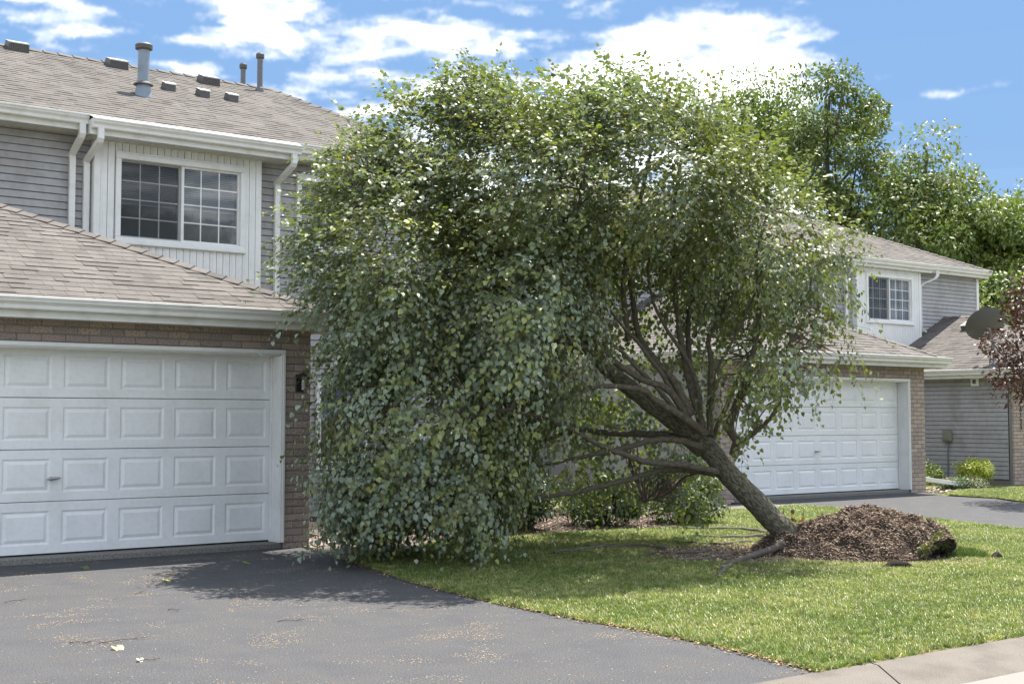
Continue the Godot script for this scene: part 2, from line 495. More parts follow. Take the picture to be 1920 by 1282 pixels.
var DRIVE_EDGE := PackedVector2Array([Vector2(0.30, 0.02), Vector2(0.20, 0.65), Vector2(0.13, 1.2), Vector2(0.08, 1.6), Vector2(-0.12, 2.47), Vector2(-0.30, 3.3), Vector2(-0.39, 4.09), Vector2(-0.46, 4.98), Vector2(-0.42, 6.06), Vector2(-0.36, 6.71), Vector2(-0.38, 7.36), Vector2(-0.42, 7.81), Vector2(-0.50, 8.36)])
var LAWN := PackedVector2Array()
var BED := PackedVector2Array([Vector2(2.2, 0.9), Vector2(3.6, 0.65), Vector2(5.4, 0.9), Vector2(7.0, 0.1), Vector2(8.3, -0.9), Vector2(8.6, -2.4), Vector2(1.4, -3.9), Vector2(1.1, -0.2)])


func ground() -> void:
	var mb := MB.new()
	for b in [[-220.0, -60.0], [-60.0, 0.0], [0.0, 8.45]]:
		mb.quad(Vector3(-260, gy(b[1]) - 0.045, b[1]), Vector3(260, gy(b[1]) - 0.045, b[1]), Vector3(260, gy(b[0]) - 0.045, b[0]), Vector3(-260, gy(b[0]) - 0.045, b[0]))
	mb.quad(Vector3(-260, -0.30, 260), Vector3(260, -0.30, 260), Vector3(260, -0.30, 8.45), Vector3(-260, -0.30, 8.45))
	kind(part("ground", mb.mesh(), M.turf, self), "structure")
	var d := PackedVector2Array()
	d.append_array(DRIVE_EDGE)
	d.append_array([Vector2(-5.4, 8.36), Vector2(-5.1, 0.02)])
	sheet("driveway", d, 0.0, M.asphalt, 0.04)
	sheet("driveway_beyond", PackedVector2Array([Vector2(10.0, -2.5), Vector2(10.2, -1.2), Vector2(10.27, -0.43), Vector2(10.15, 0.4), Vector2(9.93, 1.37), Vector2(9.65, 2.57), Vector2(9.47, 3.6), Vector2(9.2, 5.4), Vector2(8.9, 8.36), Vector2(14.6, 8.36), Vector2(14.2, 3.0), Vector2(14.3, 0.41), Vector2(14.65, -0.19), Vector2(14.71, -1.18), Vector2(15.2, -1.93), Vector2(15.5, -2.37)]), 0.0, M.asphalt, 0.04)
	# front walks
	sheet("front_walk", PackedVector2Array([Vector2(0.22, 0.62), Vector2(0.62, 0.34), Vector2(1.0, 0.05), Vector2(1.2, -1.6), Vector2(2.2, -1.6), Vector2(2.15, 0.4), Vector2(1.2, 1.2), Vector2(0.12, 1.62)]), 0.012, M.concrete, 0.05)
	sheet("walk_beyond", PackedVector2Array([Vector2(7.6, -1.15), Vector2(8.95, -0.85), Vector2(10.2, -1.05), Vector2(10.14, -1.75), Vector2(8.9, -1.8), Vector2(7.4, -2.0)]), 0.012, M.concrete, 0.05)
	# lawns
	for i in range(3, DRIVE_EDGE.size()): LAWN.append(DRIVE_EDGE[i] + Vector2(0.0, 0.0))
	LAWN.append_array([Vector2(8.9, 8.36), Vector2(9.2, 5.4), Vector2(9.47, 3.6), Vector2(9.65, 2.57), Vector2(9.93, 1.37), Vector2(10.15, 0.4), Vector2(10.27, -0.43), Vector2(10.2, -1.0), Vector2(8.95, -0.83), Vector2(7.6, -1.1), Vector2(5.0, -1.8), Vector2(1.6, -1.0), Vector2(2.15, 0.42), Vector2(1.2, 1.22)])
	sheet("lawn", LAWN, 0.006, M.turf)
	sheet("planting_bed", BED, 0.012, M.mulch)
	# mountable kerb and gutter pan along the street, cast in slabs
	var kerb := kind(node("kerb", self), "structure")
	var ends := [-24.0, -21.0, -18.0, -15.0, -12.0, -9.0, -6.0, -3.0, 0.02, 3.0, 6.0, 9.0, 12.0, 15.0, 18.0, 21.0, 24.0]
	for i in ends.size() - 1:
		for row in [[8.36, -0.168, 8.47, -0.160, 8.93, -0.232], [8.938, -0.228, 9.0, -0.230, 9.26, -0.242]]:
			var k := MB.new()
			var pr := PackedVector2Array([Vector2(row[0], -0.36), Vector2(row[0], row[1]), Vector2(row[2], row[3]), Vector2(row[4], row[5]), Vector2(row[4], -0.36)])
			k.extrude(pr, ends[i] + 0.008, ends[i + 1] - 0.008)
			for q in k.v.size():            # the joints run a little askew
				k.v[q].x -= (k.v[q].z - 8.36) * 0.62 * (1.0 if absf(k.v[q].x - 0.02) < 0.1 else 0.0)
			part("kerb_slab", k.mesh(), M.concrete if row[0] < 8.9 else M.pan, kerb)
	var st := MB.new()
	st.quad(Vector3(-80, -0.262, 16.4), Vector3(80, -0.262, 16.4), Vector3(80, -0.25, 9.25), Vector3(-80, -0.25, 9.25))
	kind(part("street", st.mesh(), M.street, self), "structure")


# ---------------------------------------------------------------- house pieces
func siding(called: String, parent: Node3D, at: Vector3, turn: float, length: float, height: float, holes := [], pitch := 0.1016) -> Node3D:     # local x along the wall, z outward; holes are [x0, x1, y0, y1]
	var w := node(called, parent, at)
	w.rotation.y = turn
	var cuts := [0.0, length]
	for h in holes: cuts.append_array([h[0], h[1]])
	cuts.sort()
	var back := MB.new()
	for i in cuts.size() - 1:
		var y := 0.0
		for h in holes:
			if (cuts[i] + cuts[i + 1]) / 2 > h[0] and (cuts[i] + cuts[i + 1]) / 2 < h[1]:
				back.box(Vector3(cuts[i], y, -0.12), Vector3(cuts[i + 1], h[2], 0.0))
				y = h[3]
		back.box(Vector3(cuts[i], y, -0.12), Vector3(cuts[i + 1], height, 0.0))
	part("sheathing", back.mesh(), M.siding_back, w)
	var kept := {}
	var i := 0
	while (i + 1) * pitch <= height + 0.002:
		var y := i * pitch
		var runs := [[0.0, length]]
		for h in holes:
			if y + pitch > h[2] and y < h[3]:
				var more := []
				for r in runs:
					if h[0] > r[0] and h[1] < r[1]: more.append_array([[r[0], h[0]], [h[1], r[1]]])
					else: more.append(r)
				runs = more
		for r in runs:
			if not kept.has(r):
				var b := MB.new()
				b.extrude(PackedVector2Array([Vector2(0.002, 0), Vector2(0.019, 0), Vector2(0.020, 0.004), Vector2(0.008, pitch - 0.011), Vector2(0.002, pitch - 0.010)]), r[0], r[1])
				kept[r] = b.mesh()
			part("siding_board", kept[r], M.siding, w, Transform3D(Basis(), Vector3(0, y, 0)))
		i += 1
	return w


const GUTTER := [Vector2(0, 0), Vector2(0, -0.125), Vector2(0.070, -0.125), Vector2(0.080, -0.115), Vector2(0.083, -0.080), Vector2(0.097, -0.062), Vector2(0.113, -0.048), Vector2(0.118, -0.020), Vector2(0.130, -0.018), Vector2(0.130, 0.0), Vector2(0.118, 0.004)]


func eave(parent: Node3D, at: Vector3, turn: float, length: float, reach: float, pieces := true) -> void:     # gutter, fascia and soffit; at = top back edge of the gutter, reach = depth of the soffit
	var e := MB.new()
	e.extrude(PackedVector2Array(GUTTER), 0, length)
	var t := Transform3D(Basis(Vector3.UP, turn), at)
	part("gutter", e.mesh(), M.gutter, parent, t)
	var f := MB.new()
	f.cbox(Vector3(0.004, -0.20, -0.030), Vector3(length - 0.004, 0.01, -0.002), 0.003)
	part("fascia", f.mesh(), M.gutter, parent, t)
	var s := node("soffit", parent)
	s.transform = t
	var k := 0.0
	while k < length - 0.02:
		var w := minf(0.30, length - k)
		var p := MB.new()
		p.cbox(Vector3(k + 0.004, -0.195, -reach), Vector3(k + w - 0.004, -0.185, -0.031), 0.003)
		for q in [0.33, 0.66]: p.box(Vector3(k + w * q - 0.004, -0.199, -reach), Vector3(k + w * q + 0.004, -0.1955, -0.033))
		part("soffit_panel", p.mesh(), M.soffit, s)
		k += 0.30


func shingle(mb: MB, o: Vector3, u: Vector3, up: Vector3, nn: Vector3, a0: float, a1: float, b0: float, b1: float, v0: float, v1: float, th: float) -> void:
	var A := o + u * a0 + up * v0; var B := o + u * a1 + up * v0; var C := o + u * b1 + up * v1; var D := o + u * b0 + up * v1
	var f := nn * th; var k := nn * 0.002; var r := nn * -0.004
	mb.edge(A + f, B + f, C + k, D + k, nn)
	mb.edge(A + r, B + r, B + f, A + f, -up)
	mb.edge(A + r, A + f, D + k, D + r, -u)
	mb.edge(B + r, B + f, C + k, C + r, u)


# one slope of shingles: o = left end of the eave, u along it, up the slope; the left and right limits run straight from eave to top
func slope(parent: Node3D, o: Vector3, u: Vector3, up: Vector3, vmax: float, l0: float, l1: float, r0: float, r1: float, singles: int, single_from := -1e9) -> void:
	var nn := u.cross(up).normalized()
	if nn.y < 0: nn = -nn
	var deck := MB.new()
	deck.edge(o + u * l0 - nn * 0.012, o + u * r0 - nn * 0.012, o + u * r1 + up * vmax - nn * 0.012, o + u * l1 + up * vmax - nn * 0.012, nn)
	part("roof_deck", deck.mesh(), M.felt, parent)
	var field := MB.new()
	var tones := [lin(0.168, 0.152, 0.139), lin(0.184, 0.168, 0.155), lin(0.152, 0.138, 0.128), lin(0.196, 0.178, 0.164), lin(0.176, 0.159, 0.146), lin(0.138, 0.125, 0.117)]
	var ex := 0.143
	var rows := int(vmax / ex)
	ex = vmax / rows
	var made := 0
	var unit := MB.new()
	shingle(unit, Vector3.ZERO, Vector3.RIGHT, Vector3.FORWARD, Vector3.UP, 0, 1, 0, 1, 0, 1, 1)
	for row in rows:
		var v0 := row * ex; var v1 := v0 + ex
		var L0 := lerpf(l0, l1, v0 / vmax); var L1 := lerpf(l0, l1, v1 / vmax)
		var R0 := lerpf(r0, r1, v0 / vmax); var R1 := lerpf(r0, r1, v1 / vmax)
		var x := L0 - rng.randf() * 0.25
		while x < R0:
			var len := rng.randf_range(0.13, 0.28) if singles > 0 else rng.randf_range(0.09, 0.24)
			var a0 := maxf(x, L0); var a1 := minf(x + len, R0)
			var b0 := maxf(x, L1); var b1 := minf(x + len, R1)
			x += len
			if a1 - a0 < 0.015: continue
			b1 = maxf(b1, minf(b0, R1)); b0 = minf(b0, b1)
			var pick := rng.randi() % 6
			if rng.randf() < 0.45: pick = [0, 1, 4][rng.randi() % 3]
			var th := (0.012 if singles > 0 else 0.010) if rng.randf() < 0.42 else 0.006
			if made < singles and a0 > single_from:
				var mb := MB.new()
				shingle(mb, o, u, up, nn, a0 + 0.0015, a1 - 0.0015, b0 + 0.0015, maxf(b1 - 0.0015, b0 + 0.0016), v0, v1, th)
				part("shingle", mb.mesh(), M.shingle[pick], parent)
				made += 1
			else:
				field.col = tones[pick].srgb_to_linear()
				shingle(field, o, u, up, nn, a0, a1, b0, b1, v0, v1, th)
	if field.v.size(): kind(part("shingle_field", field.mesh(), M.shingles, parent), "stuff")


func caps(parent: Node3D, a: Vector3, b: Vector3, left: Vector3, right: Vector3, step := 0.2) -> void:      # folded cap shingles from a (low) to b (high); left and right point down either slope
	var d := (b - a).normalized()
	var count := int((b - a).length() / step)
	var st := (b - a).length() / count
	for i in count:
		var p := a + d * (i * st); var q := p + d * (st * 1.08)
		var mb := MB.new()
		var lift := Vector3.UP
		var w := 0.13
		for s in [left, right]:
			var sn: Vector3 = d.cross(s).normalized()
			if sn.y < 0: sn = -sn
			var A: Vector3 = p + lift * 0.034; var B: Vector3 = p + s * w + sn * 0.024
			var C: Vector3 = q + s * w + sn * 0.008; var D: Vector3 = q + lift * 0.016
			mb.edge(A, B, C, D, sn)
			mb.edge(A - lift * 0.03, B - sn * 0.024, B, A, -d)
			mb.edge(B - sn * 0.024, C - sn * 0.008, C, B, s)
		part("cap_shingle", mb.mesh(), M.shingle[rng.randi() % 6], parent)


func bricks(parent: Node3D, x0: float, x1: float, y0: float, y1: float, z: float, first: int) -> void:     # courses of long bricks facing the street, x0..x1
	var course := 0.0808
	var pitch := 0.246
	var row := 0
	var y := y0
	while y < y1 - 0.03:
		var top := minf(y + course - 0.011, y1)
		var x := x0 - (0.5 * pitch if (row + first) % 2 else 0.0) - fposmod(x0, pitch) * 0.0
		while x < x1 - 0.01:
			var a := maxf(x, x0); var b := minf(x + pitch - 0.011, x1)
			x += pitch
			if b - a < 0.03: continue
			var mb := MB.new()
			var out := rng.randf_range(-0.002, 0.003)
			mb.cbox(Vector3(a, y, z - 0.05), Vector3(b, top, z + out), 0.005)
			part("brick", mb.mesh(), M.brick[rng.randi() % 6], parent)
		y += course
		row += 1


func garage_door(parent: Node3D, at: Vector3, width: float) -> void:      # at = right foot of the door; four sections of eight raised panels
	var d := node("garage_door", parent, at)
	var cols := 8
	var pitch := width / cols
	var sh := 0.533
	var pw := pitch * 0.80; var ph := 0.345
	var back := MB.new()
	back.box(Vector3(-width - 0.1, 0, -0.09), Vector3(0.1, sh * 4 + 0.1, -0.05))
	part("door_backing", back.mesh(), M.room, d)
	var pm := MB.new()
	var rings := [[0.0, 0.0], [0.016, -0.010], [0.026, -0.011], [0.058, 0.0015]]
	for i in rings.size():
		var a: float = rings[i][0]; var z: float = rings[i][1]
		var c0 := [Vector3(-pw / 2 + a, -ph / 2 + a, z), Vector3(pw / 2 - a, -ph / 2 + a, z), Vector3(pw / 2 - a, ph / 2 - a, z), Vector3(-pw / 2 + a, ph / 2 - a, z)]
		if i == rings.size() - 1:
			pm.quad(c0[0], c0[1], c0[2], c0[3])
			break
		var a2: float = rings[i + 1][0]; var z2: float = rings[i + 1][1]
		var c1 := [Vector3(-pw / 2 + a2, -ph / 2 + a2, z2), Vector3(pw / 2 - a2, -ph / 2 + a2, z2), Vector3(pw / 2 - a2, ph / 2 - a2, z2), Vector3(-pw / 2 + a2, ph / 2 - a2, z2)]
		for k in 4: pm.edge(c0[k], c0[(k + 1) % 4], c1[(k + 1) % 4], c1[k], Vector3(0, 0, 1))
	var panel := pm.mesh()
	for s in 4:
		var y0 := s * sh + 0.003; var y1 := (s + 1) * sh - 0.003
		var sec := MB.new()
		var py0 := (y0 + y1) / 2 - ph / 2; var py1 := py0 + ph
		for q in [[y0 + 0.004, py0], [py1, y1 - 0.004]]:
			sec.quad(Vector3(-width, q[0], 0), Vector3(0, q[0], 0), Vector3(0, q[1], 0), Vector3(-width, q[1], 0))
		sec.quad(Vector3(-width, y0, -0.006), Vector3(0, y0, -0.006), Vector3(0, y0 + 0.004, 0), Vector3(-width, y0 + 0.004, 0))
		sec.quad(Vector3(-width, y1 - 0.004, 0), Vector3(0, y1 - 0.004, 0), Vector3(0, y1, -0.006), Vector3(-width, y1, -0.006))
		sec.quad(Vector3(-width, y1, -0.006), Vector3(0, y1, -0.006), Vector3(0, y1, -0.045), Vector3(-width, y1, -0.045))
		sec.quad(Vector3(-width, y0, -0.045), Vector3(0, y0, -0.045), Vector3(0, y0, -0.006), Vector3(-width, y0, -0.006))
		var x := -width
		for k in cols + 1:
			var x2 := -width + (k + 0.5) * pitch - pw / 2 if k < cols else 0.0
			sec.quad(Vector3(x, py0, 0), Vector3(x2, py0, 0), Vector3(x2, py1, 0), Vector3(x, py1, 0))
			x = x2 + pw
		part("door_section", sec.mesh(), M.door, d)
		for k in cols:
			part("door_panel", panel, M.door, d, Transform3D(Basis(), Vector3(-width + (k + 0.5) * pitch, (py0 + py1) / 2, 0)))
	var hd := MB.new()
	hd.tube([Vector3(0, 0, 0), Vector3(0, 0, 0.035)], [0.022, 0.02], 12)
	hd.tube([Vector3(-0.055, -0.003, 0.04), Vector3(-0.02, 0.002, 0.045), Vector3(0.03, 0.004, 0.045), Vector3(0.085, 0.008, 0.04)], [0.006, 0.017, 0.015, 0.008], 10)
	part("handle", hd.mesh(), M.steel, d, Transform3D(Basis(), Vector3(-width / 2 - 0.05, 0.765, 0)))


func casing(parent: Node3D, at: Vector3, width: float, front: float) -> void:     # white jambs and moulding round a garage door
	var c := node("door_casing", parent, at)
	for s in [0, 1]:
		var j := MB.new()
		j.cbox(Vector3(0.0, -0.012, -0.03), Vector3(0.028, 2.095, front - 0.012), 0.003)
		j.cbox(Vector3(-0.012, -0.012, 0.012), Vector3(-0.001, 2.09, 0.05), 0.002)
		j.cbox(Vector3(0.004, -0.012, front - 0.011), Vector3(0.052, 2.105, front + 0.012), 0.006)
		j.cbox(Vector3(0.028, -0.012, front + 0.012), Vector3(0.058, 2.115, front + 0.024), 0.004)
		part("jamb", j.mesh(), M.white, c, Transform3D(Basis() if s == 0 else Basis.from_scale(Vector3(-1, 1, 1)), Vector3(0 if s == 0 else -width, 0, 0)))
	var h := MB.new()
	h.cbox(Vector3(-width, 2.096, -0.03), Vector3(0.0, 2.125, front - 0.012), 0.003)
	h.cbox(Vector3(-width - 0.052, 2.106, front - 0.011), Vector3(0.052, 2.150, front + 0.012), 0.005)
	h.cbox(Vector3(-width - 0.058, 2.117, front + 0.0121), Vector3(0.058, 2.160, front + 0.026), 0.004)
	part("head", h.mesh(), M.white, c)


# a sliding window with grilles: glass from (x0, y0) to (x1, y1) in the plane z; sash count 1 or 2; frame stands proud of the wall
func window(parent: Node3D, x0: float, x1: float, y0: float, y1: float, z: float, sashes: int, cols: int, rows: int, blinds: String) -> void:
	var w := node("window", parent)
	var fr := MB.new()
	var a := 0.075
	fr.cbox(Vector3(x0 - a, y1, z - 0.10), Vector3(x1 + a, y1 + a, z + 0.035), 0.006)
	fr.cbox(Vector3(x0 - a, y0 - a * 0.8, z - 0.10), Vector3(x1 + a, y0, z + 0.035), 0.006)
	fr.cbox(Vector3(x0 - a, y0, z - 0.10), Vector3(x0, y1, z + 0.035), 0.006)
	fr.cbox(Vector3(x1, y0, z - 0.10), Vector3(x1 + a, y1, z + 0.035), 0.006)
	fr.cbox(Vector3(x0 - a * 1.15, y1 + a, z - 0.02), Vector3(x1 + a * 1.15, y1 + a + 0.022, z + 0.045), 0.004)
	part("frame", fr.mesh(), M.white, w)
	var sill := MB.new()
	sill.cbox(Vector3(x0 - a * 1.2, y0 - a * 0.8 - 0.04, z - 0.05), Vector3(x1 + a * 1.2, y0 - a * 0.8, z + 0.06), 0.006)
	part("sill", sill.mesh(), M.white, w)
	var span := (x1 - x0) / sashes
	for s in sashes:
		var l := x0 + s * span; var r := l + span
		var zz := z - 0.035 - (0.03 if s == 0 and sashes > 1 else 0.0)
		var sash := MB.new()
		var b := 0.028
		sash.cbox(Vector3(l, y1 - b, zz - 0.02), Vector3(r, y1, zz + 0.02), 0.004)
		sash.cbox(Vector3(l, y0, zz - 0.02), Vector3(r, y0 + b, zz + 0.02), 0.004)
		sash.cbox(Vector3(l, y0 + b, zz - 0.02), Vector3(l + b * (1.5 if s == 1 else 1.0), y1 - b, zz + 0.02), 0.004)
		sash.cbox(Vector3(r - b, y0 + b, zz - 0.02), Vector3(r, y1 - b, zz + 0.02), 0.004)
		part("sash", sash.mesh(), M.white, w)
		var gl := MB.new()
		gl.quad(Vector3(l + b, y0 + b, zz), Vector3(r - b, y0 + b, zz), Vector3(r - b, y1 - b, zz), Vector3(l + b, y1 - b, zz))
		part("pane", gl.mesh(), M.glass, w)
		for k in range(1, cols):
			var x := l + b + (r - l - 2 * b) * k / cols
			var mu := MB.new()
			mu.cbox(Vector3(x - 0.009, y0 + b, zz - 0.014), Vector3(x + 0.009, y1 - b, zz - 0.004), 0.002)
			part("grille_bar", mu.mesh(), M.white, w)
		for k in range(1, rows):
			var y := y0 + b + (y1 - y0 - 2 * b) * k / rows
			var mu := MB.new()
			mu.cbox(Vector3(l + b, y - 0.009, zz - 0.0135), Vector3(r - b, y + 0.009, zz - 0.0045), 0.002)
			part("grille_bar", mu.mesh(), M.white, w)
		if s == 0 and sashes > 1:
			var sc := MB.new()
			sc.quad(Vector3(l + 0.01, y0 + 0.01, z - 0.012), Vector3(r - 0.012, y0 + 0.01, z - 0.012), Vector3(r - 0.012, y1 - 0.01, z - 0.012), Vector3(l + 0.01, y1 - 0.01, z - 0.012))
			part("insect_screen", sc.mesh(), M.screen, w)
		if blinds == "slats":
			var y := y1 - 0.04
			while y > lerpf(y0, y1, 0.46):
				var sl := MB.new()
				sl.quad(Vector3(l + b, y - 0.009, zz - 0.07), Vector3(r - b, y - 0.009, zz - 0.07), Vector3(r - b, y + 0.009, zz - 0.088), Vector3(l + b, y + 0.009, zz - 0.088))
				part("blind_slat", sl.mesh(), M.blind, w)
				y -= 0.026
			var rail := MB.new()
			rail.cbox(Vector3(l + b, y - 0.02, zz - 0.09), Vector3(r - b, y + 0.012, zz - 0.065), 0.003)
			part("blind_rail", rail.mesh(), M.blind, w)
		elif blinds == "drapes":
			var k := 0
			var x := l + b
			while x < r - b - 0.03:
				if not (s == 1 and k == 6):
					var sl := MB.new()
					sl.quad(Vector3(x, y0 + 0.02, zz - 0.09), Vector3(x + 0.07, y0 + 0.02, zz - 0.11), Vector3(x + 0.07, y1 - 0.02, zz - 0.11), Vector3(x, y1 - 0.02, zz - 0.09))
					part("blind_slat", sl.mesh(), M.blind, w)
				x += 0.078
				k += 1
	var room := MB.new()
	room.edge(Vector3(x0, y0, z - 0.6), Vector3(x1, y0, z - 0.6), Vector3(x1, y1, z - 0.6), Vector3(x0, y1, z - 0.6), Vector3(0, 0, 1))
	room.edge(Vector3(x0, y0, z - 0.6), Vector3(x0, y1, z - 0.6), Vector3(x0, y1, z - 0.09), Vector3(x0, y0, z - 0.09), Vector3(1, 0, 0))
	room.edge(Vector3(x1, y0, z - 0.6), Vector3(x1, y1, z - 0.6), Vector3(x1, y1, z - 0.09), Vector3(x1, y0, z - 0.09), Vector3(-1, 0, 0))
	room.edge(Vector3(x0, y1, z - 0.6), Vector3(x1, y1, z - 0.6), Vector3(x1, y1, z - 0.09), Vector3(x0, y1, z - 0.09), Vector3(0, -1, 0))
	room.edge(Vector3(x0, y0, z - 0.6), Vector3(x1, y0, z - 0.6), Vector3(x1, y0, z - 0.09), Vector3(x0, y0, z - 0.09), Vector3(0, 1, 0))
	part("room_recess", room.mesh(), M.room, w)


func bay(parent: Node3D, x0: float, x1: float, y0: float, y1: float, z: float, back: float, wx0: float, wx1: float, wy0: float, wy1: float) -> void:      # white boarded box that carries the big window
	var b := node("bay", parent)
	var sides := MB.new()
	for x in [x0 + 0.005, x1 - 0.035]: sides.box(Vector3(x, y0, back), Vector3(x + 0.03, y1, z - 0.02))
	part("cheek", sides.mesh(), M.white, b)
	for x in [x0, x1 - 0.09]:
		var post := MB.new()
		post.cbox(Vector3(x, y0, z - 0.06), Vector3(x + 0.09, y1, z + 0.014), 0.006)
		part("corner_post", post.mesh(), M.white, b)
	var n := int((x1 - x0 - 0.18) / 0.0985)
	var w := (x1 - x0 - 0.18) / n
	for i in n:
		var l := x0 + 0.09 + i * w + 0.004; var r := l + w - 0.008
		var spans := [[y0, y1]]
		if r > wx0 - 0.03 and l < wx1 + 0.03: spans = [[y0, wy0 - 0.03], [wy1 + 0.03, y1]]
		for s in spans:
			var mb := MB.new()
			mb.cbox(Vector3(l, s[0], z - 0.02), Vector3(r, s[1], z), 0.003)
			mb.cbox(Vector3(l + w * 0.30, s[0], z - 0.018), Vector3(r - 0.0005, s[1], z + 0.004), 0.0025)
			part("panel_board", mb.mesh(), M.white, b)


func downspout(parent: Node3D, pts: Array, side: Vector3) -> void:
	var mb := MB.new()
	mb.pipe(pts, side, 0.040, 0.028)
	part("downspout", mb.mesh(), M.gutter, parent)


func box_vent(parent: Node3D, at: Vector3, fall: float, w: float, d: float, h: float, lid: Material) -> void:      # a slant-back roof vent; fall = pitch of the roof it sits on
	var o := node("roof_vent", parent, at)
	var mb := MB.new()
	var F := [Vector3(-w / 2, -fall * d / 2 - 0.02, d / 2), Vector3(w / 2, -fall * d / 2 - 0.02, d / 2)]
	var T := [Vector3(-w / 2, h - fall * d * 0.35, d / 2), Vector3(w / 2, h - fall * d * 0.35, d / 2)]
	var K := [Vector3(-w / 2, fall * d / 2 - 0.02, -d / 2), Vector3(w / 2, fall * d / 2 - 0.02, -d / 2)]
	var R := [Vector3(-w / 2, h + fall * d * 0.25, -d * 0.2), Vector3(w / 2, h + fall * d * 0.25, -d * 0.2)]
	mb.edge(F[0], F[1], T[1], T[0], Vector3(0, 0, 1))
	for i in 2:
		var out := Vector3(-1 if i == 0 else 1, 0, 0)
		mb.edge3(F[i], T[i], R[i], out)
		mb.edge3(F[i], R[i], K[i], out)
	part("hood", mb.mesh(), M.vent, o)
	var l := MB.new()
	var e := Vector3(0, 0.006, 0)
	l.edge(T[0] + e + Vector3(-0.01, 0, 0.012), T[1] + e + Vector3(0.01, 0, 0.012), R[1] + e + Vector3(0.01, 0, 0), R[0] + e + Vector3(-0.01, 0, 0), Vector3.UP)
	l.edge(R[0] + e, R[1] + e, K[1] + e, K[0] + e, Vector3.UP)
	l.edge(T[0] + e + Vector3(-0.01, 0, 0.012), T[1] + e + Vector3(0.01, 0, 0.012), T[1] + Vector3(0.01, -0.012, 0.012), T[0] + Vector3(-0.01, -0.012, 0.012), Vector3(0, 0, 1))
	part("lid", l.mesh(), lid, o)
	if w > 0.25:
		var n := int(w / 0.028)
		for k in n:
			var f := MB.new()
			var x := -w / 2 + w * (k + 0.5) / n
			f.box(Vector3(x - 0.006, -fall * d / 2, d / 2 + 0.001), Vector3(x + 0.006, h - fall * d * 0.35 - 0.015, d / 2 + 0.008))
			part("louvre", f.mesh(), M.flue_dark, o)


func flue(parent: Node3D, at: Vector3, r: float, h: float, m: Material, skirt: bool) -> void:
	var o := node("vent_pipe", parent, at)
	var p := MB.new()
	p.lathe(Vector3.ZERO, [Vector2(r, -0.2), Vector2(r, h)], 20)
	part("pipe", p.mesh(), m, o)
	var c := MB.new()
	c.lathe(Vector3(0, h, 0), [Vector2(r * 0.8, -0.05), Vector2(r * 1.15, -0.045), Vector2(r * 1.45, -0.03), Vector2(r * 1.5, 0.03), Vector2(r * 1.2, 0.055), Vector2(0.001, 0.065)], 20)
	part("cap", c.mesh(), M.flue_dark, o)
	var f := MB.new()
	if skirt:
		f.lathe(Vector3.ZERO, [Vector2(r * 1.75, -0.15), Vector2(r * 1.15, 0.16), Vector2(r * 1.02, 0.17)], 20)
		part("flashing", f.mesh(), m, o)
		var k := MB.new()
		k.lathe(Vector3(0, 0.18, 0), [Vector2(r * 1.0, -0.015), Vector2(r * 1.7, -0.02), Vector2(r * 1.6, 0.0), Vector2(r * 1.0, 0.03)], 20)
		part("storm_collar", k.mesh(), M.flue_dark, o)
	else:
		f.lathe(Vector3.ZERO, [Vector2(r * 1.7, -0.12), Vector2(r * 1.5, 0.06), Vector2(r * 1.02, 0.075)], 16)
		part("flashing", f.mesh(), m, o)


# a hipped garage roof that runs back into the house wall: front corners at (x0, y, z) and (x1, y, z)
func hip_roof(parent: Node3D, x0: float, x1: float, y: float, z: float, back: float, p: float, singles: int, from: float) -> void:
	var roof := node("garage_roof", parent)
	var half := (x1 - x0) / 2
	var s := sqrt(1 + p * p)
	var depth := minf(half, z - back)
	slope(roof, Vector3(x0, y, z), Vector3.RIGHT, Vector3(0, p, -1) / s, depth * s, 0, depth, x1 - x0, x1 - x0 - depth, singles, from - x0)
	slope(roof, Vector3(x1, y, z), Vector3(0, 0, -1), Vector3(-1, p, 0) / s, half * s, 0, half, z - back, z - back, 0)
	slope(roof, Vector3(x0, y, back), Vector3(0, 0, 1), Vector3(1, p, 0) / s, half * s, 0, 0, z - back, z - back - half, 0)
	var q := 1 + p * p
	caps(roof, Vector3(x1, y, z), Vector3(x1 - depth, y + p * depth, z - depth), Vector3(-q, -p, 1).normalized(), Vector3(1, -p, -q).normalized())
	caps(roof, Vector3(x0, y, z), Vector3(x0 + depth, y + p * depth, z - depth), Vector3(q, -p, 1).normalized(), Vector3(-1, -p, -q).normalized())
	if z - depth > back + 0.3:
		caps(roof, Vector3((x0 + x1) / 2, y + p * half, back), Vector3((x0 + x1) / 2, y + p * half, z - depth), Vector3(-1, -p, 0).normalized(), Vector3(1, -p, 0).normalized())


# ---------------------------------------------------------------- the three attached houses
func garage_front(h: Node3D, dx: float, dz: float, left: float, right: float) -> void:     # door right foot at (dx, 0, dz); brick from left to right
	var f := dz + 0.24
	var W := 4.88
	var wall := node("brick_front", h)
	var mo := MB.new()
	mo.box(Vector3(dx + 0.055, -0.12, dz - 0.1), Vector3(right - 0.003, 2.62, f - 0.010))
	mo.box(Vector3(left + 0.003, -0.12, dz - 0.1), Vector3(dx - W - 0.055, 2.62, f - 0.010))
	mo.box(Vector3(dx - W - 0.055, 2.155, dz - 0.1), Vector3(dx + 0.055, 2.62, f - 0.010))
	part("mortar_bed", mo.mesh(), M.mortar, wall)
	bricks(wall, dx + 0.062, right, -0.08, 2.178, f, 0)
	bricks(wall, left, dx - W - 0.062, -0.08, 2.178, f, 1)
	bricks(wall, left, right, 2.182, 2.60, f, 1)
	garage_door(h, Vector3(dx, 0.012, dz), W)
	casing(h, Vector3(dx, 0.012, dz), W, 0.24)
	var th := MB.new()
	th.cbox(Vector3(dx - W - 0.05, -0.14, dz - 0.2), Vector3(dx + 0.05, -0.001, dz + 0.215), 0.01)
	part("threshold", th.mesh(), M.footing, h)


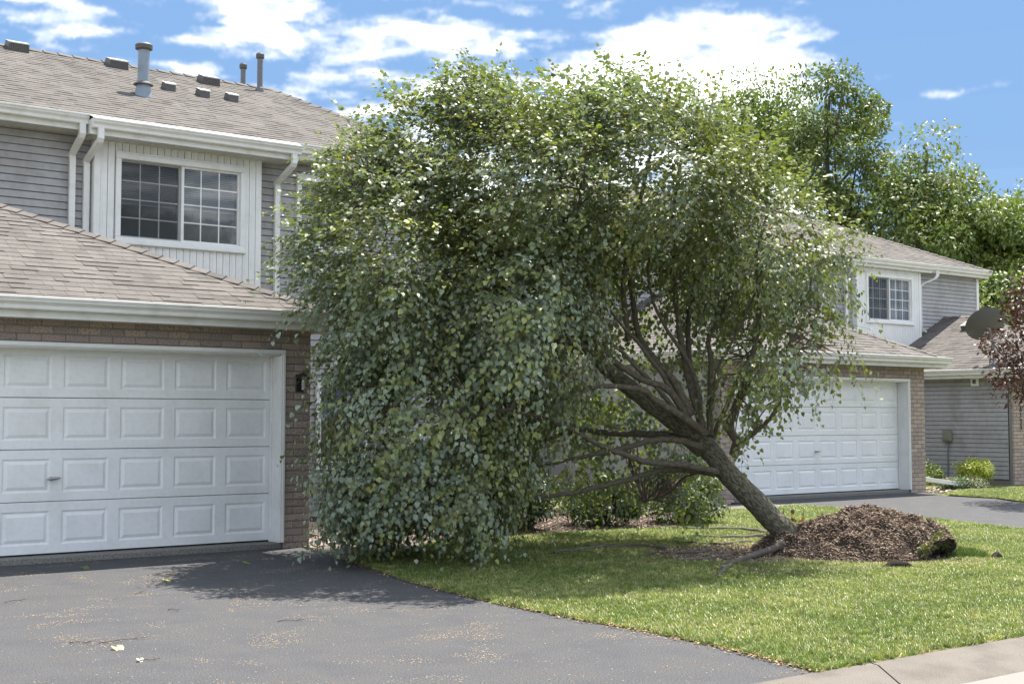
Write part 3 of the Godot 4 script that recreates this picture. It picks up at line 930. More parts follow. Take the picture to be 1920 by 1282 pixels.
func house_near() -> void:
	var h := thing("town_house", "near grey-sided town house at left with white double garage door", "house")
	garage_front(h, 0.0, 0.0, -5.27, 0.39)
	var side := MB.new()
	side.box(Vector3(0.20, -0.12, -4.0), Vector3(0.385, 2.6, 0.14))
	side.box(Vector3(-5.26, -0.12, -4.0), Vector3(-5.08, 2.6, 0.14))
	part("garage_side_wall", side.mesh(), M.siding, h)
	hip_roof(h, -5.47, 0.60, 2.575, 0.55, -4.0, 0.46, 300, -3.45)
	eave(h, Vector3(-5.55, 2.590, 0.545), 0, 6.22, 0.30)
	eave(h, Vector3(0.595, 2.588, 0.545), PI / 2, 4.5, 0.2)
	# upper storey
	siding("siding_wall", h, Vector3(-7.5, 2.28, -4.0), 0, 12.75, 3.05, [[7.155, 8.94, 1.605, 2.685], [10.0, 10.9, 1.71, 2.70]])
	siding("siding_wall", h, Vector3(0.40, -0.08, -4.0), 0, 4.85, 2.35, [[2.46, 3.20, 0.80, 1.98]])
	var body := MB.new()
	body.box(Vector3(-7.4, -0.1, -11.0), Vector3(-0.5, 5.3, -4.7))
	body.box(Vector3(1.75, -0.1, -11.0), Vector3(5.1, 5.3, -4.7))
	body.box(Vector3(-0.5, -0.1, -11.0), Vector3(1.75, 5.3, -5.0))
	part("house_body", body.mesh(), M.siding, h)
	var cp := MB.new()
	cp.cbox(Vector3(5.2, -0.08, -4.1), Vector3(5.3, 5.25, -3.975), 0.008)
	part("corner_trim", cp.mesh(), M.white, h)
	bay(h, -0.72, 1.78, 2.75, 5.20, -3.85, -4.0, -0.345, 1.44, 3.885, 4.965)
	window(h, -0.345, 1.44, 3.885, 4.965, -3.85, 2, 3, 4, "slats")
	window(h, 2.50, 3.40, 3.99, 4.98, -3.97, 1, 2, 3, "slats")
	window(h, 2.86, 3.60, 0.72, 1.90, -3.97, 1, 1, 1, "none")
	# main roof
	var p := 0.46
	var s := sqrt(1 + p * p)
	var roof := node("main_roof", h)
	var ridge := Vector3(3.84, 5.425 + p * 4.07, -7.60)
	slope(roof, Vector3(-7.0, 5.425, -3.53), Vector3.RIGHT, Vector3(0, p, -1) / s, 4.07 * s, 0, 0, 12.62, 10.84, 0)
	var rest := MB.new()
	rest.edge(Vector3(-7.0, ridge.y - 0.01, -7.6), ridge - Vector3(0, 0.01, 0), Vector3(5.62, 5.41, -11.7), Vector3(-7.0, 5.41, -11.7), Vector3(0, 1, -1))
	rest.edge3(Vector3(5.62, 5.41, -3.53), ridge - Vector3(0, 0.01, 0), Vector3(5.62, 5.41, -11.7), Vector3(1, 1, 0))
	part("rear_slope", rest.mesh(), M.shingle[1], roof)
	caps(roof, Vector3(-7.0, ridge.y, -7.6), ridge, Vector3(0, -p, 1).normalized(), Vector3(0, -p, -1).normalized(), 0.24)
	caps(roof, Vector3(5.62, 5.43, -3.53), ridge, Vector3(-0.85, -0.28, 0.42).normalized(), Vector3(0.8, -0.5, -0.2).normalized(), 0.24)
	eave(h, Vector3(-7.2, 5.440, -3.63), 0, 6.29, 0.38)
	eave(h, Vector3(-0.90, 5.375, -3.48), 0, 3.10, 0.52)
	eave(h, Vector3(2.21, 5.440, -3.63), 0, 3.40, 0.38)
	var ext := MB.new()      # the roof reaches further out over the bay
	ext.edge(Vector3(-0.90, 5.445, -3.53), Vector3(2.20, 5.445, -3.53), Vector3(2.20, 5.377, -3.38), Vector3(-0.90, 5.377, -3.38), Vector3.UP)
	for x in [-0.905, 2.175]: ext.box(Vector3(x, 5.18, -3.98), Vector3(x + 0.03, 5.37, -3.49))
	part("bay_eave", ext.mesh(), M.gutter, h)
	for d in [[-0.985, -3.57, 5.32], [-0.79, -3.42, 5.255], [2.09, -3.42, 5.255]]:
		var x: float = d[0]; var z: float = d[1]; var y: float = d[2]
		downspout(h, [Vector3(x, y, z), Vector3(x, y - 0.13, z), Vector3(x, y - 0.17, z - 0.03), Vector3(x, y - 0.36, -3.965), Vector3(x, y - 0.42, -3.945), Vector3(x, 2.6, -3.945)], Vector3.RIGHT)
	for v in [[-0.72, -7.40], [0.87, -7.33], [2.43, -7.19]]:
		box_vent(h, Vector3(v[0], 5.425 + p * (-3.53 - v[1]) + 0.01, v[1]), p, 0.31, 0.28, 0.11, M.vent_top)
	for v in [[1.26, -6.1], [1.80, -6.01], [2.31, -6.03]]:
		box_vent(h, Vector3(v[0], 5.425 + p * (-3.53 - v[1]) + 0.01, v[1]), p, 0.17, 0.20, 0.10, M.white)
	flue(h, Vector3(0.56, 6.27, -5.37), 0.088, 0.74, M.flue, true)
	flue(h, Vector3(3.35, 7.05, -7.75), 0.046, 0.62, M.galv, false)
	flue(h, Vector3(3.43, 7.13, -7.25), 0.050, 0.63, M.galv, false)


func house_beyond() -> void:
	var h := thing("town_house", "grey-sided town house beyond the fallen tree with white garage door", "house", Vector3(0, 0, 0))
	garage_front(h, 15.05, -2.55, 9.78, 15.60)
	var side := MB.new()
	side.box(Vector3(15.4, -0.12, -7.1), Vector3(15.595, 2.6, -2.42))
	side.box(Vector3(9.79, -0.12, -7.1), Vector3(9.98, 2.6, -2.42))
	part("garage_side_wall", side.mesh(), M.siding, h)
	hip_roof(h, 9.55, 15.86, 2.58, -1.97, -7.1, 0.46, 300, 10.0)
	eave(h, Vector3(9.50, 2.595, -1.975), 0, 6.42, 0.32)
	eave(h, Vector3(15.855, 2.593, -1.975), PI / 2, 5.0, 0.25)
	eave(h, Vector3(9.555, 2.593, -6.97), -PI / 2, 5.0, 0.2)
	siding("siding_wall", h, Vector3(9.2, 2.25, -7.1), 0, 15.5, 3.05, [[10.66, 12.40, 1.61, 2.67], [8.22, 9.05, 1.65, 2.65]])
	siding("siding_wall", h, Vector3(15.6, -0.08, -7.1), 0, 5.0, 2.35)
	siding("siding_wall", h, Vector3(4.9, -0.08, -7.1), 0, 4.9, 2.35)
	var body := MB.new()
	body.box(Vector3(9.25, -0.1, -14.0), Vector3(19.6, 5.2, -7.8))
	body.box(Vector3(22.0, -0.1, -14.0), Vector3(24.6, 5.2, -7.8))
	body.box(Vector3(19.6, -0.1, -14.0), Vector3(22.0, 5.2, -8.1))
	part("house_body", body.mesh(), M.siding, h)
	var cp := MB.new()
	cp.cbox(Vector3(24.68, 2.25, -7.22), Vector3(24.79, 5.16, -7.075), 0.008)
	part("corner_trim", cp.mesh(), M.white, h)
	bay(h, 19.42, 22.02, 2.60, 5.14, -6.95, -7.1, 19.86, 21.60, 3.86, 4.92)
	window(h, 19.86, 21.60, 3.86, 4.92, -6.95, 2, 3, 4, "drapes")
	window(h, 17.42, 18.25, 3.90, 4.90, -7.07, 1, 2, 3, "slats")
	var p := 0.46
	var s := sqrt(1 + p * p)
	var roof := node("main_roof", h)
	slope(roof, Vector3(8.9, 5.34, -6.76), Vector3.RIGHT, Vector3(0, p, -1) / s, 4.1 * s, 0, 4.1, 16.0, 11.9, 0)
	var rest := MB.new()
	rest.edge(Vector3(13.0, 7.20, -10.86), Vector3(20.8, 7.20, -10.86), Vector3(24.9, 5.33, -14.9), Vector3(8.9, 5.33, -14.9), Vector3(0, 1, -1))
	rest.edge3(Vector3(24.9, 5.33, -6.76), Vector3(20.8, 7.20, -10.86), Vector3(24.9, 5.33, -14.9), Vector3(1, 1, 0))
	rest.edge3(Vector3(8.9, 5.33, -6.76), Vector3(13.0, 7.20, -10.86), Vector3(8.9, 5.33, -14.9), Vector3(-1, 1, 0))
	part("rear_slope", rest.mesh(), M.shingle[1], roof)
	var q := 1 + p * p
	caps(roof, Vector3(24.9, 5.345, -6.76), Vector3(20.8, 7.226, -10.86), Vector3(-q, -p, 1).normalized(), Vector3(1, -p, -q).normalized(), 0.24)
	eave(h, Vector3(18.95, 5.335, -6.80), 0, 3.35, 0.28)
	eave(h, Vector3(9.0, 5.36, -6.88), 0, 9.93, 0.2)
	eave(h, Vector3(22.32, 5.36, -6.86), 0, 2.62, 0.22)
	downspout(h, [Vector3(22.52, 5.22, -6.79), Vector3(22.52, 5.08, -6.79), Vector3(22.46, 5.00, -6.82), Vector3(22.20, 4.86, -7.02), Vector3(22.14, 4.78, -7.05), Vector3(22.14, 3.75, -7.05), Vector3(22.20, 3.66, -7.03), Vector3(22.34, 3.60, -7.0)], Vector3(0.7, 0, 0.7).normalized())
	downspout(h, [Vector3(19.15, 5.22, -6.79), Vector3(19.15, 5.05, -6.82), Vector3(19.15, 4.9, -7.045), Vector3(19.15, 3.3, -7.045)], Vector3.RIGHT)
	var tr := MB.new()      # trough that leads the garage downspout out over the stones
	for e in [[Vector3(0, 0, -0.06), Vector3(1.35, 0.012, 0.06)], [Vector3(0, 0, -0.075), Vector3(1.35, 0.085, -0.06)], [Vector3(0, 0, 0.06), Vector3(1.35, 0.085, 0.075)]]: tr.cbox(e[0], e[1], 0.003)
	part("downspout_trough", tr.mesh(), M.white, h, Transform3D(Basis(Vector3.UP, -0.42) * Basis(Vector3(0, 0, 1), -0.13), Vector3(15.72, 0.18, -2.95)))


func house_far() -> void:
	var h := thing("town_house", "far right town house wing with satellite dish on its low roof", "house")
	siding("siding_wall", h, Vector3(20.2, 0.02, -7.1), -PI / 2, 3.72, 2.34)
	var f := MB.new()
	f.cbox(Vector3(20.215, -0.2, -7.1), Vector3(20.4, 0.02, -3.3), 0.01)
	part("foundation", f.mesh(), M.footing, h)
	var wall := node("brick_front", h)
	var mo := MB.new()
	mo.box(Vector3(20.205, -0.15, -3.36), Vector3(20.60, 2.4, -3.255))
	mo.box(Vector3(20.60, 2.17, -3.36), Vector3(26.4, 2.4, -3.255))
	part("mortar_bed", mo.mesh(), M.mortar, wall)
	bricks(wall, 20.2, 20.62, -0.1, 2.18, -3.24, 0)
	bricks(wall, 20.2, 23.0, 2.185, 2.42, -3.24, 0)
	garage_door(h, Vector3(25.6, 0.012, -3.5), 4.88)
	casing(h, Vector3(25.6, 0.012, -3.5), 4.88, 0.24)
	var no := TextMesh.new()
	var font := SystemFont.new()
	font.font_names = PackedStringArray(["Droid Sans"])
	var y := 1.60
	for ch in ["8", "1", "3", "3"]:
		var d := TextMesh.new()
		d.text = ch; d.font = font; d.font_size = 32; d.pixel_size = 0.0046; d.depth = 0.012
		part("house_number", d, M.black, h, Transform3D(Basis(), Vector3(20.47, y, -3.228)))
		y -= 0.135
	var roof := node("garage_roof", h)
	var p := 0.46
	var s := sqrt(1 + p * p)
	slope(roof, Vector3(19.86, 2.50, -7.09), Vector3(0, 0, 1), Vector3(1, p, 0) / s, 3.34 * s, 0, 0, 4.29, 0.95, 300, 0.3)
	slope(roof, Vector3(19.86, 2.50, -2.80), Vector3.RIGHT, Vector3(0, p, -1) / s, 3.34 * s, 0, 3.34, 6.68, 3.34, 0)
	slope(roof, Vector3(26.54, 2.50, -2.80), Vector3(0, 0, -1), Vector3(-1, p, 0) / s, 3.34 * s, 0, 3.34, 4.29, 4.29, 0)
	var q := 1 + p * p
	caps(roof, Vector3(19.86, 2.50, -2.80), Vector3(23.2, 4.036, -6.14), Vector3(q, -p, 1).normalized(), Vector3(-1, -p, -q).normalized())
	caps(roof, Vector3(23.2, 4.036, -7.09), Vector3(23.2, 4.036, -6.14), Vector3(-1, -p, 0).normalized(), Vector3(1, -p, 0).normalized())
	eave(h, Vector3(19.865, 2.515, -7.09), -PI / 2, 4.33, 0.32)
	eave(h, Vector3(19.80, 2.515, -2.805), 0, 6.8, 0.45)
	var v := node("vent_holder", h)
	v.name = "skylight_vent"
	var k := MB.new()
	k.cbox(Vector3(-0.2, 0.0, -0.2), Vector3(0.2, 0.13, 0.2), 0.02)
	part("hood", k.mesh(), M.vent, v)
	var l := MB.new()
	l.cbox(Vector3(-0.21, 0.131, -0.21), Vector3(0.21, 0.15, 0.21), 0.006)
	part("lid", l.mesh(), M.vent_top, v)
	v.transform = Transform3D(Basis(Vector3(0, 0, 1), atan(p)), Vector3(22.45, 2.5 + p * 2.59 - 0.02, -5.75))


func wall_fixtures() -> void:
	# carriage lamp on the brick pier
	var l := thing("wall_lamp", "black carriage wall lamp on brick pier beside near garage door", "lamp", Vector3(0.232, 1.80, 0.245))
	var m := MB.new()
	m.cbox(Vector3(-0.045, -0.10, -0.004), Vector3(0.045, 0.10, 0.018), 0.006)
	part("back_plate", m.mesh(), M.black, l)
	m = MB.new()
	m.tube([Vector3(0, 0.05, 0.015), Vector3(0, 0.09, 0.05), Vector3(0, 0.105, 0.09), Vector3(0, 0.10, 0.11)], [0.012, 0.012, 0.012, 0.012], 8)
	part("arm", m.mesh(), M.black, l)
	m = MB.new()
	m.lathe(Vector3(0, 0.05, 0.11), [Vector2(0.078, 0.0), Vector2(0.082, 0.012), Vector2(0.06, 0.045), Vector2(0.03, 0.062), Vector2(0.001, 0.07)], 16)
	part("hood", m.mesh(), M.black, l)
	m = MB.new()
	var sp := []; var sr := []
	for i in 28:
		var a := i * 0.9
		sp.append(Vector3(cos(a) * 0.017, 0.02 - i * 0.0035, 0.11 + sin(a) * 0.017)); sr.append(0.007)
	m.tube(sp, sr, 6)
	m.lathe(Vector3(0, 0.02, 0.11), [Vector2(0.016, 0.0), Vector2(0.018, 0.03), Vector2(0.001, 0.031)], 10)
	part("bulb", m.mesh(), M.bulb, l)
	# satellite dish, seen from behind
	var d := thing("satellite_dish", "grey satellite dish on roof edge behind purple tree", "dish", Vector3(20.25, 2.70, -3.75))
	m = MB.new()
	var prof := []
	for i in 7: prof.append(Vector2(0.47 * i / 6.0, 0.13 * pow(i / 6.0, 2)))
	m.lathe(Vector3.ZERO, prof, 28)
	m.lathe(Vector3(0, 0.006, 0), [Vector2(0.47, 0.124), Vector2(0.478, 0.13), Vector2(0.47, 0.138)], 28)
	var face := Basis.looking_at(Vector3(0.45, 0.62, -0.75), Vector3.UP) * Basis(Vector3.RIGHT, -PI / 2)
	part("reflector", m.mesh(), M.dish, d, Transform3D(face.scaled_local(Vector3(1.0, 1, 0.92)), Vector3(-0.28, 0.78, 0.05)))
	m = MB.new()
	m.tube([Vector3(0, -0.05, 0), Vector3(0, 0.30, 0), Vector3(-0.08, 0.55, 0.02), Vector3(-0.27, 0.76, 0.05)], [0.025, 0.025, 0.025, 0.03], 10)
	m.tube([Vector3(-0.05, 0.45, 0.01), Vector3(0.16, -0.02, -0.22)], [0.012, 0.012], 8)
	m.tube([Vector3(-0.05, 0.45, 0.01), Vector3(0.12, 0.02, 0.25)], [0.012, 0.012], 8)
	part("mast", m.mesh(), M.galv, d)
	m = MB.new()
	m.tube([Vector3(-0.20, 0.62, 0.04), Vector3(0.05, 0.72, -0.25), Vector3(0.16, 0.9, -0.42)], [0.014, 0.014, 0.014], 8)
	m.cbox(Vector3(0.12, 0.86, -0.5), Vector3(0.22, 0.96, -0.38), 0.02)
	part("feed_arm", m.mesh(), M.galv, d)
	# white sounder box
	var b := thing("sounder_box", "small white box high on grey siding near gutter", "box", Vector3(20.185, 2.14, -4.19))
	m = MB.new()
	m.cbox(Vector3(-0.055, 0, -0.105), Vector3(0, 0.21, 0.105), 0.018)
	part("case", m.mesh(), M.white, b)
	m = MB.new()
	m.cbox(Vector3(-0.062, 0.055, -0.045), Vector3(-0.054, 0.155, 0.045), 0.003)
	part("grille", m.mesh(), M.galv, b)
	m = MB.new()
	m.cbox(Vector3(-0.068, 0.09, -0.016), Vector3(-0.061, 0.122, 0.016), 0.002)
	part("lens", m.mesh(), M.black, b)
	var u := thing("utility_box", "olive utility box with thin conduit on grey siding", "box", Vector3(20.185, 0.85, -4.93))
	m = MB.new()
	m.cbox(Vector3(-0.11, 0, -0.115), Vector3(0, 0.27, 0.115), 0.022)
	part("case", m.mesh(), M.olive, u)
	m = MB.new()
	m.cbox(Vector3(-0.122, 0.05, -0.085), Vector3(-0.109, 0.25, 0.085), 0.006)
	part("cover", m.mesh(), M.olive, u)
	m = MB.new()
	m.tube([Vector3(-0.05, 0.005, 0.03), Vector3(-0.05, -0.10, 0.02), Vector3(-0.03, -0.2, -0.01), Vector3(-0.03, -0.92, -0.02)], [0.014, 0.014, 0.014, 0.014], 8)
	part("conduit", m.mesh(), M.galv, u)


# ---------------------------------------------------------------- the fallen linden: radius at foot and tip, then the joints
const LIMBS := [
	[0.140, 0.028, [Vector3(4.63, -0.15, 3.90), Vector3(4.47, 0.10, 3.80), Vector3(4.12, 0.53, 3.56), Vector3(3.87, 0.85, 3.39), Vector3(3.68, 1.13, 3.27), Vector3(3.42, 1.33, 3.15), Vector3(3.10, 1.59, 2.98), Vector3(2.80, 1.85, 2.84), Vector3(2.59, 2.06, 2.75), Vector3(2.37, 2.54, 2.68), Vector3(2.11, 3.06, 2.59), Vector3(1.80, 3.52, 2.45), Vector3(1.51, 3.91, 2.32)]],
	[0.056, 0.012, [Vector3(3.88, 0.98, 3.54), Vector3(3.89, 1.13, 3.58), Vector3(3.81, 1.33, 3.56), Vector3(3.86, 1.60, 3.65), Vector3(3.91, 1.90, 3.74), Vector3(3.93, 2.07, 3.79), Vector3(3.95, 2.39, 3.86), Vector3(3.93, 2.71, 3.90), Vector3(3.88, 3.17, 3.91), Vector3(3.94, 3.64, 4.03)]],
	[0.030, 0.008, [Vector3(3.85, 1.11, 3.65), Vector3(3.96, 1.28, 3.85), Vector3(4.05, 1.50, 4.04), Vector3(4.01, 1.72, 4.13), Vector3(4.00, 2.10, 4.25), Vector3(3.97, 2.45, 4.36), Vector3(4.03, 2.78, 4.54)]],
	[0.039, 0.010, [Vector3(3.67, 1.21, 3.39), Vector3(3.72, 1.48, 3.34), Vector3(3.78, 1.98, 3.31), Vector3(3.81, 2.29, 3.25), Vector3(3.95, 2.52, 3.27), Vector3(4.09, 2.76, 3.28), Vector3(4.18, 3.26, 3.28), Vector3(4.21, 3.76, 3.23)]],
	[0.047, 0.012, [Vector3(3.53, 1.26, 3.42), Vector3(3.45, 1.73, 3.33), Vector3(3.38, 2.23, 3.24), Vector3(3.38, 2.58, 3.20), Vector3(3.33, 3.21, 3.15), Vector3(3.37, 3.81, 3.16), Vector3(3.46, 4.42, 3.21)]],
	[0.052, 0.012, [Vector3(3.36, 1.43, 3.42), Vector3(3.26, 1.80, 3.25), Vector3(3.16, 2.03, 3.06), Vector3(3.06, 2.38, 2.88), Vector3(3.03, 2.98, 2.78), Vector3(2.93, 3.60, 2.62), Vector3(2.92, 4.34, 2.55)]],
	[0.047, 0.012, [Vector3(3.48, 1.23, 3.50), Vector3(3.20, 1.38, 3.51), Vector3(2.81, 1.60, 3.43), Vector3(2.54, 1.71, 3.45), Vector3(2.08, 1.73, 3.31), Vector3(1.74, 1.61, 3.25), Vector3(1.40, 1.54, 3.20)]],
	[0.043, 0.010, [Vector3(3.34, 1.37, 3.40), Vector3(3.06, 1.72, 3.34), Vector3(2.74, 1.84, 3.23), Vector3(2.41, 2.08, 3.12), Vector3(2.28, 2.36, 3.17), Vector3(2.06, 2.89, 3.17), Vector3(1.80, 3.38, 3.13), Vector3(1.67, 4.09, 3.21)]],
	[0.043, 0.012, [Vector3(3.52, 1.08, 3.39), Vector3(3.30, 1.15, 3.34), Vector3(3.01, 1.16, 3.22), Vector3(2.68, 1.08, 3.07), Vector3(2.40, 1.02, 2.95), Vector3(2.11, 0.96, 2.84), Vector3(1.75, 0.86, 2.66)]],
	[0.052, 0.012, [Vector3(3.59, 1.01, 3.32), Vector3(3.48, 1.18, 3.08), Vector3(3.29, 1.22, 2.77), Vector3(3.06, 1.23, 2.42), Vector3(2.82, 1.26, 2.08), Vector3(2.57, 1.12, 1.71), Vector3(2.27, 0.93, 1.29)]],
	[0.039, 0.012, [Vector3(3.68, 0.81, 3.49), Vector3(3.21, 0.90, 3.39), Vector3(2.79, 0.93, 3.30), Vector3(2.47, 1.02, 3.30), Vector3(2.15, 1.11, 3.30), Vector3(1.73, 1.31, 3.23), Vector3(1.30, 1.44, 3.14), Vector3(0.93, 1.48, 3.10), Vector3(0.52, 1.37, 3.02)]],
	[0.036, 0.012, [Vector3(3.72, 0.78, 3.40), Vector3(3.18, 0.84, 3.25), Vector3(2.66, 0.73, 3.09), Vector3(2.15, 0.62, 2.94), Vector3(1.61, 0.55, 2.78), Vector3(1.21, 0.48, 2.72), Vector3(0.79, 0.44, 2.65)]],
	[0.017, 0.006, [Vector3(3.69, 0.79, 3.25), Vector3(3.70, 0.74, 2.96), Vector3(3.73, 0.55, 2.68), Vector3(3.67, 0.42, 2.33)]],
	[0.052, 0.012, [Vector3(2.48, 2.06, 2.93), Vector3(2.08, 2.23, 2.80), Vector3(1.62, 2.22, 2.64), Vector3(1.18, 2.10, 2.47), Vector3(0.66, 1.92, 2.24), Vector3(0.15, 1.86, 2.02)]],
	[0.047, 0.010, [Vector3(2.27, 2.52, 2.80), Vector3(1.88, 2.69, 2.59), Vector3(1.43, 2.80, 2.33), Vector3(0.84, 2.79, 1.96), Vector3(0.31, 2.90, 1.63), Vector3(-0.04, 3.01, 1.45)]],
	[0.039, 0.010, [Vector3(2.04, 3.04, 2.66), Vector3(1.68, 3.40, 2.38), Vector3(1.22, 3.75, 2.02), Vector3(0.76, 3.98, 1.66), Vector3(0.45, 4.05, 1.39)]],
	[0.030, 0.008, [Vector3(1.77, 3.51, 2.49), Vector3(1.70, 4.05, 2.35), Vector3(1.60, 4.65, 2.19), Vector3(1.50, 5.03, 2.02)]],
	[0.043, 0.008, [Vector3(2.48, 2.06, 2.93), Vector3(2.42, 2.71, 2.67), Vector3(2.47, 3.45, 2.52), Vector3(2.67, 4.32, 2.47), Vector3(2.92, 5.09, 2.47)]],
	[0.039, 0.008, [Vector3(3.67, 1.30, 3.27), Vector3(3.71, 2.21, 3.02), Vector3(3.97, 3.03, 2.94), Vector3(4.59, 3.94, 3.12), Vector3(4.98, 4.49, 3.11)]],
	[0.034, 0.008, [Vector3(2.85, 2.25, 2.97), Vector3(2.73, 2.94, 3.02), Vector3(2.79, 3.75, 3.22), Vector3(2.81, 4.43, 3.38), Vector3(2.60, 5.05, 3.35)]],
	[0.031, 0.008, [Vector3(3.38, 1.28, 3.42), Vector3(3.06, 1.80, 3.34), Vector3(2.72, 2.23, 3.24), Vector3(2.39, 2.59, 3.14), Vector3(2.22, 3.01, 3.17)]],
	[0.029, 0.008, [Vector3(3.30, 1.36, 3.38), Vector3(2.91, 1.77, 3.29), Vector3(2.49, 2.14, 3.19), Vector3(2.16, 2.33, 3.14), Vector3(1.84, 2.43, 3.09)]],
	[0.029, 0.008, [Vector3(3.54, 1.24, 3.42), Vector3(3.39, 1.89, 3.42), Vector3(3.06, 2.47, 3.27), Vector3(2.89, 2.93, 3.24), Vector3(2.88, 3.45, 3.33)]],
	[0.024, 0.007, [Vector3(3.58, 1.22, 3.45), Vector3(3.56, 1.89, 3.61), Vector3(3.72, 2.52, 3.90), Vector3(3.77, 3.03, 4.10)]],
	[0.030, 0.008, [Vector3(3.74, 1.07, 3.31), Vector3(4.22, 1.91, 3.36), Vector3(4.86, 2.79, 3.53), Vector3(5.37, 3.44, 3.58)]],
]
const ROOTS := [
	[0.045, 0.015, [Vector3(4.46, 0.06, 3.86), Vector3(4.10, -0.02, 3.97), Vector3(3.55, -0.09, 4.06), Vector3(3.06, -0.11, 4.26), Vector3(2.48, -0.11, 4.69), Vector3(2.22, -0.13, 4.90)]],
	[0.028, 0.015, [Vector3(3.48, -0.09, 2.88), Vector3(3.35, -0.08, 2.40), Vector3(2.72, -0.08, 2.39), Vector3(2.15, -0.08, 2.52)]],
	[0.022, 0.012, [Vector3(3.77, -0.09, 3.27), Vector3(3.38, -0.09, 3.32), Vector3(3.22, -0.09, 3.16)]],
	[0.025, 0.012, [Vector3(3.63, -0.10, 3.72), Vector3(3.13, -0.10, 3.81), Vector3(2.83, -0.10, 3.72)]],
	[0.030, 0.012, [Vector3(5.92, -0.08, 2.20), Vector3(5.95, -0.07, 1.63), Vector3(5.52, -0.07, 1.27), Vector3(5.42, -0.06, 0.77)]],
	[0.025, 0.010, [Vector3(5.50, -0.08, 2.49), Vector3(5.01, -0.08, 2.33), Vector3(4.86, -0.08, 1.93)]],
	[0.022, 0.010, [Vector3(4.91, -0.09, 2.86), Vector3(4.36, -0.09, 2.78), Vector3(4.21, -0.08, 2.40)]],
]
# leaf masses: centre, half-width across, half-height, half-depth, weight
const MASSES := [
	[Vector3(0.84, 1.34, 2.13), 1.21, 1.16, 1.50, 1.00],
	[Vector3(0.64, 3.08, 1.85), 1.10, 1.29, 1.70, 1.10],
	[Vector3(2.02, 3.88, 2.32), 1.45, 1.18, 2.20, 1.10],
	[Vector3(3.16, 4.03, 2.96), 1.29, 1.05, 2.10, 1.00],
	[Vector3(4.16, 3.50, 3.30), 1.01, 0.98, 1.80, 0.58],
	[Vector3(4.61, 3.19, 3.75), 0.67, 0.91, 1.30, 0.42],
	[Vector3(1.56, 2.46, 2.38), 1.15, 1.35, 1.90, 1.05],
	[Vector3(4.17, 3.12, 2.02), 1.24, 1.11, 1.10, 0.36],
	[Vector3(3.96, 1.94, 4.29), 0.51, 0.31, 0.70, 0.40],
	[Vector3(3.61, 1.54, 4.00), 0.31, 0.46, 0.50, 0.30],
	[Vector3(3.89, 1.10, 1.53), 1.25, 0.72, 0.80, 0.60],
	[Vector3(0.26, 0.65, 2.01), 0.55, 0.50, 1.00, 1.00],
	[Vector3(0.88, 0.71, 2.61), 0.60, 0.49, 1.00, 1.00],
	[Vector3(2.92, 5.02, 2.84), 0.21, 0.33, 0.50, 0.30],
	[Vector3(1.47, 4.78, 1.97), 0.50, 0.33, 1.00, 0.80],
	[Vector3(0.95, 4.42, 1.68), 0.50, 0.41, 1.10, 0.80],
	[Vector3(2.21, 4.28, 2.37), 0.89, 0.66, 1.20, 0.70],
	[Vector3(0.35, 4.03, 1.44), 0.38, 0.42, 1.00, 0.60],
	[Vector3(3.65, 4.40, 3.10), 0.55, 0.36, 1.20, 0.60],
	[Vector3(4.69, 2.33, 2.49), 0.52, 0.65, 0.70, 0.18],
	[Vector3(4.53, 2.24, 4.37), 0.29, 0.41, 0.50, 0.15],
	[Vector3(4.35, 0.63, 2.36), 0.26, 0.38, 0.50, 0.25],
]


func bent(p: Array, per: int) -> Array:        # a smooth line through the joints
	var out := []
	for i in p.size() - 1:
		var a: Vector3 = p[maxi(i - 1, 0)]; var b: Vector3 = p[i]; var c: Vector3 = p[i + 1]; var d: Vector3 = p[mini(i + 2, p.size() - 1)]
		for k in per: out.append(b.cubic_interpolate(c, a, d, float(k) / per))
	out.append(p[p.size() - 1])
	return out


func taper(n: int, r0: float, r1: float, power := 0.8) -> Array:
	var out := []
	for i in n: out.append(lerpf(r1, r0, pow(1.0 - float(i) / (n - 1), power)))
	return out


func linden_leaf() -> ArrayMesh:      # heart-shaped, folded a little along the midrib, tip along +z, face up
	var mb := MB.new()
	var B := Vector3(0, 0, 0.06); var Mid := Vector3(0, -0.01, 0.5); var T := Vector3(0, -0.14, 1.14)
	for s in [-1.0, 1.0]:
		var p := [Vector3(s * 0.24, 0.05, -0.04), Vector3(s * 0.47, 0.09, 0.22), Vector3(s * 0.44, 0.06, 0.56), Vector3(s * 0.2, -0.03, 0.88)]
		for f in [[B, p[0], p[1]], [B, p[1], Mid], [Mid, p[1], p[2]], [Mid, p[2], p[3]], [Mid, p[3], T]]:
			mb.edge3(f[0], f[1], f[2], Vector3.UP)
	return mb.mesh()


func small_leaf() -> ArrayMesh:       # a pointed leaf of four faces
	var mb := MB.new()
	var B := Vector3.ZERO; var T := Vector3(0, -0.08, 1.0)
	for s in [-1.0, 1.0]:
		var a := Vector3(s * 0.26, 0.06, 0.42)
		mb.edge3(B, a, Vector3(0, 0, 0.5), Vector3.UP)
		mb.edge3(Vector3(0, 0, 0.5), a, T, Vector3.UP)
	return mb.mesh()


func aim(tip: Vector3, face: Vector3, size: float) -> Basis:
	var z := tip.normalized()
	var x := face.cross(z)
	if x.length() < 0.01: x = Vector3.RIGHT.cross(z)
	x = x.normalized()
	return Basis(x, z.cross(x), z) * size if false else Basis(x * size, z.cross(x) * size, z * size)


func ball() -> Vector3:
	while true:
		var v := Vector3(rng.randf_range(-1, 1), rng.randf_range(-1, 1), rng.randf_range(-1, 1))
		if v.length_squared() < 1.0 and v.length_squared() > 0.01: return v
	return Vector3.UP


func blend(a: Color, b: Color, k: float) -> Color:
	return a.lerp(b, k)


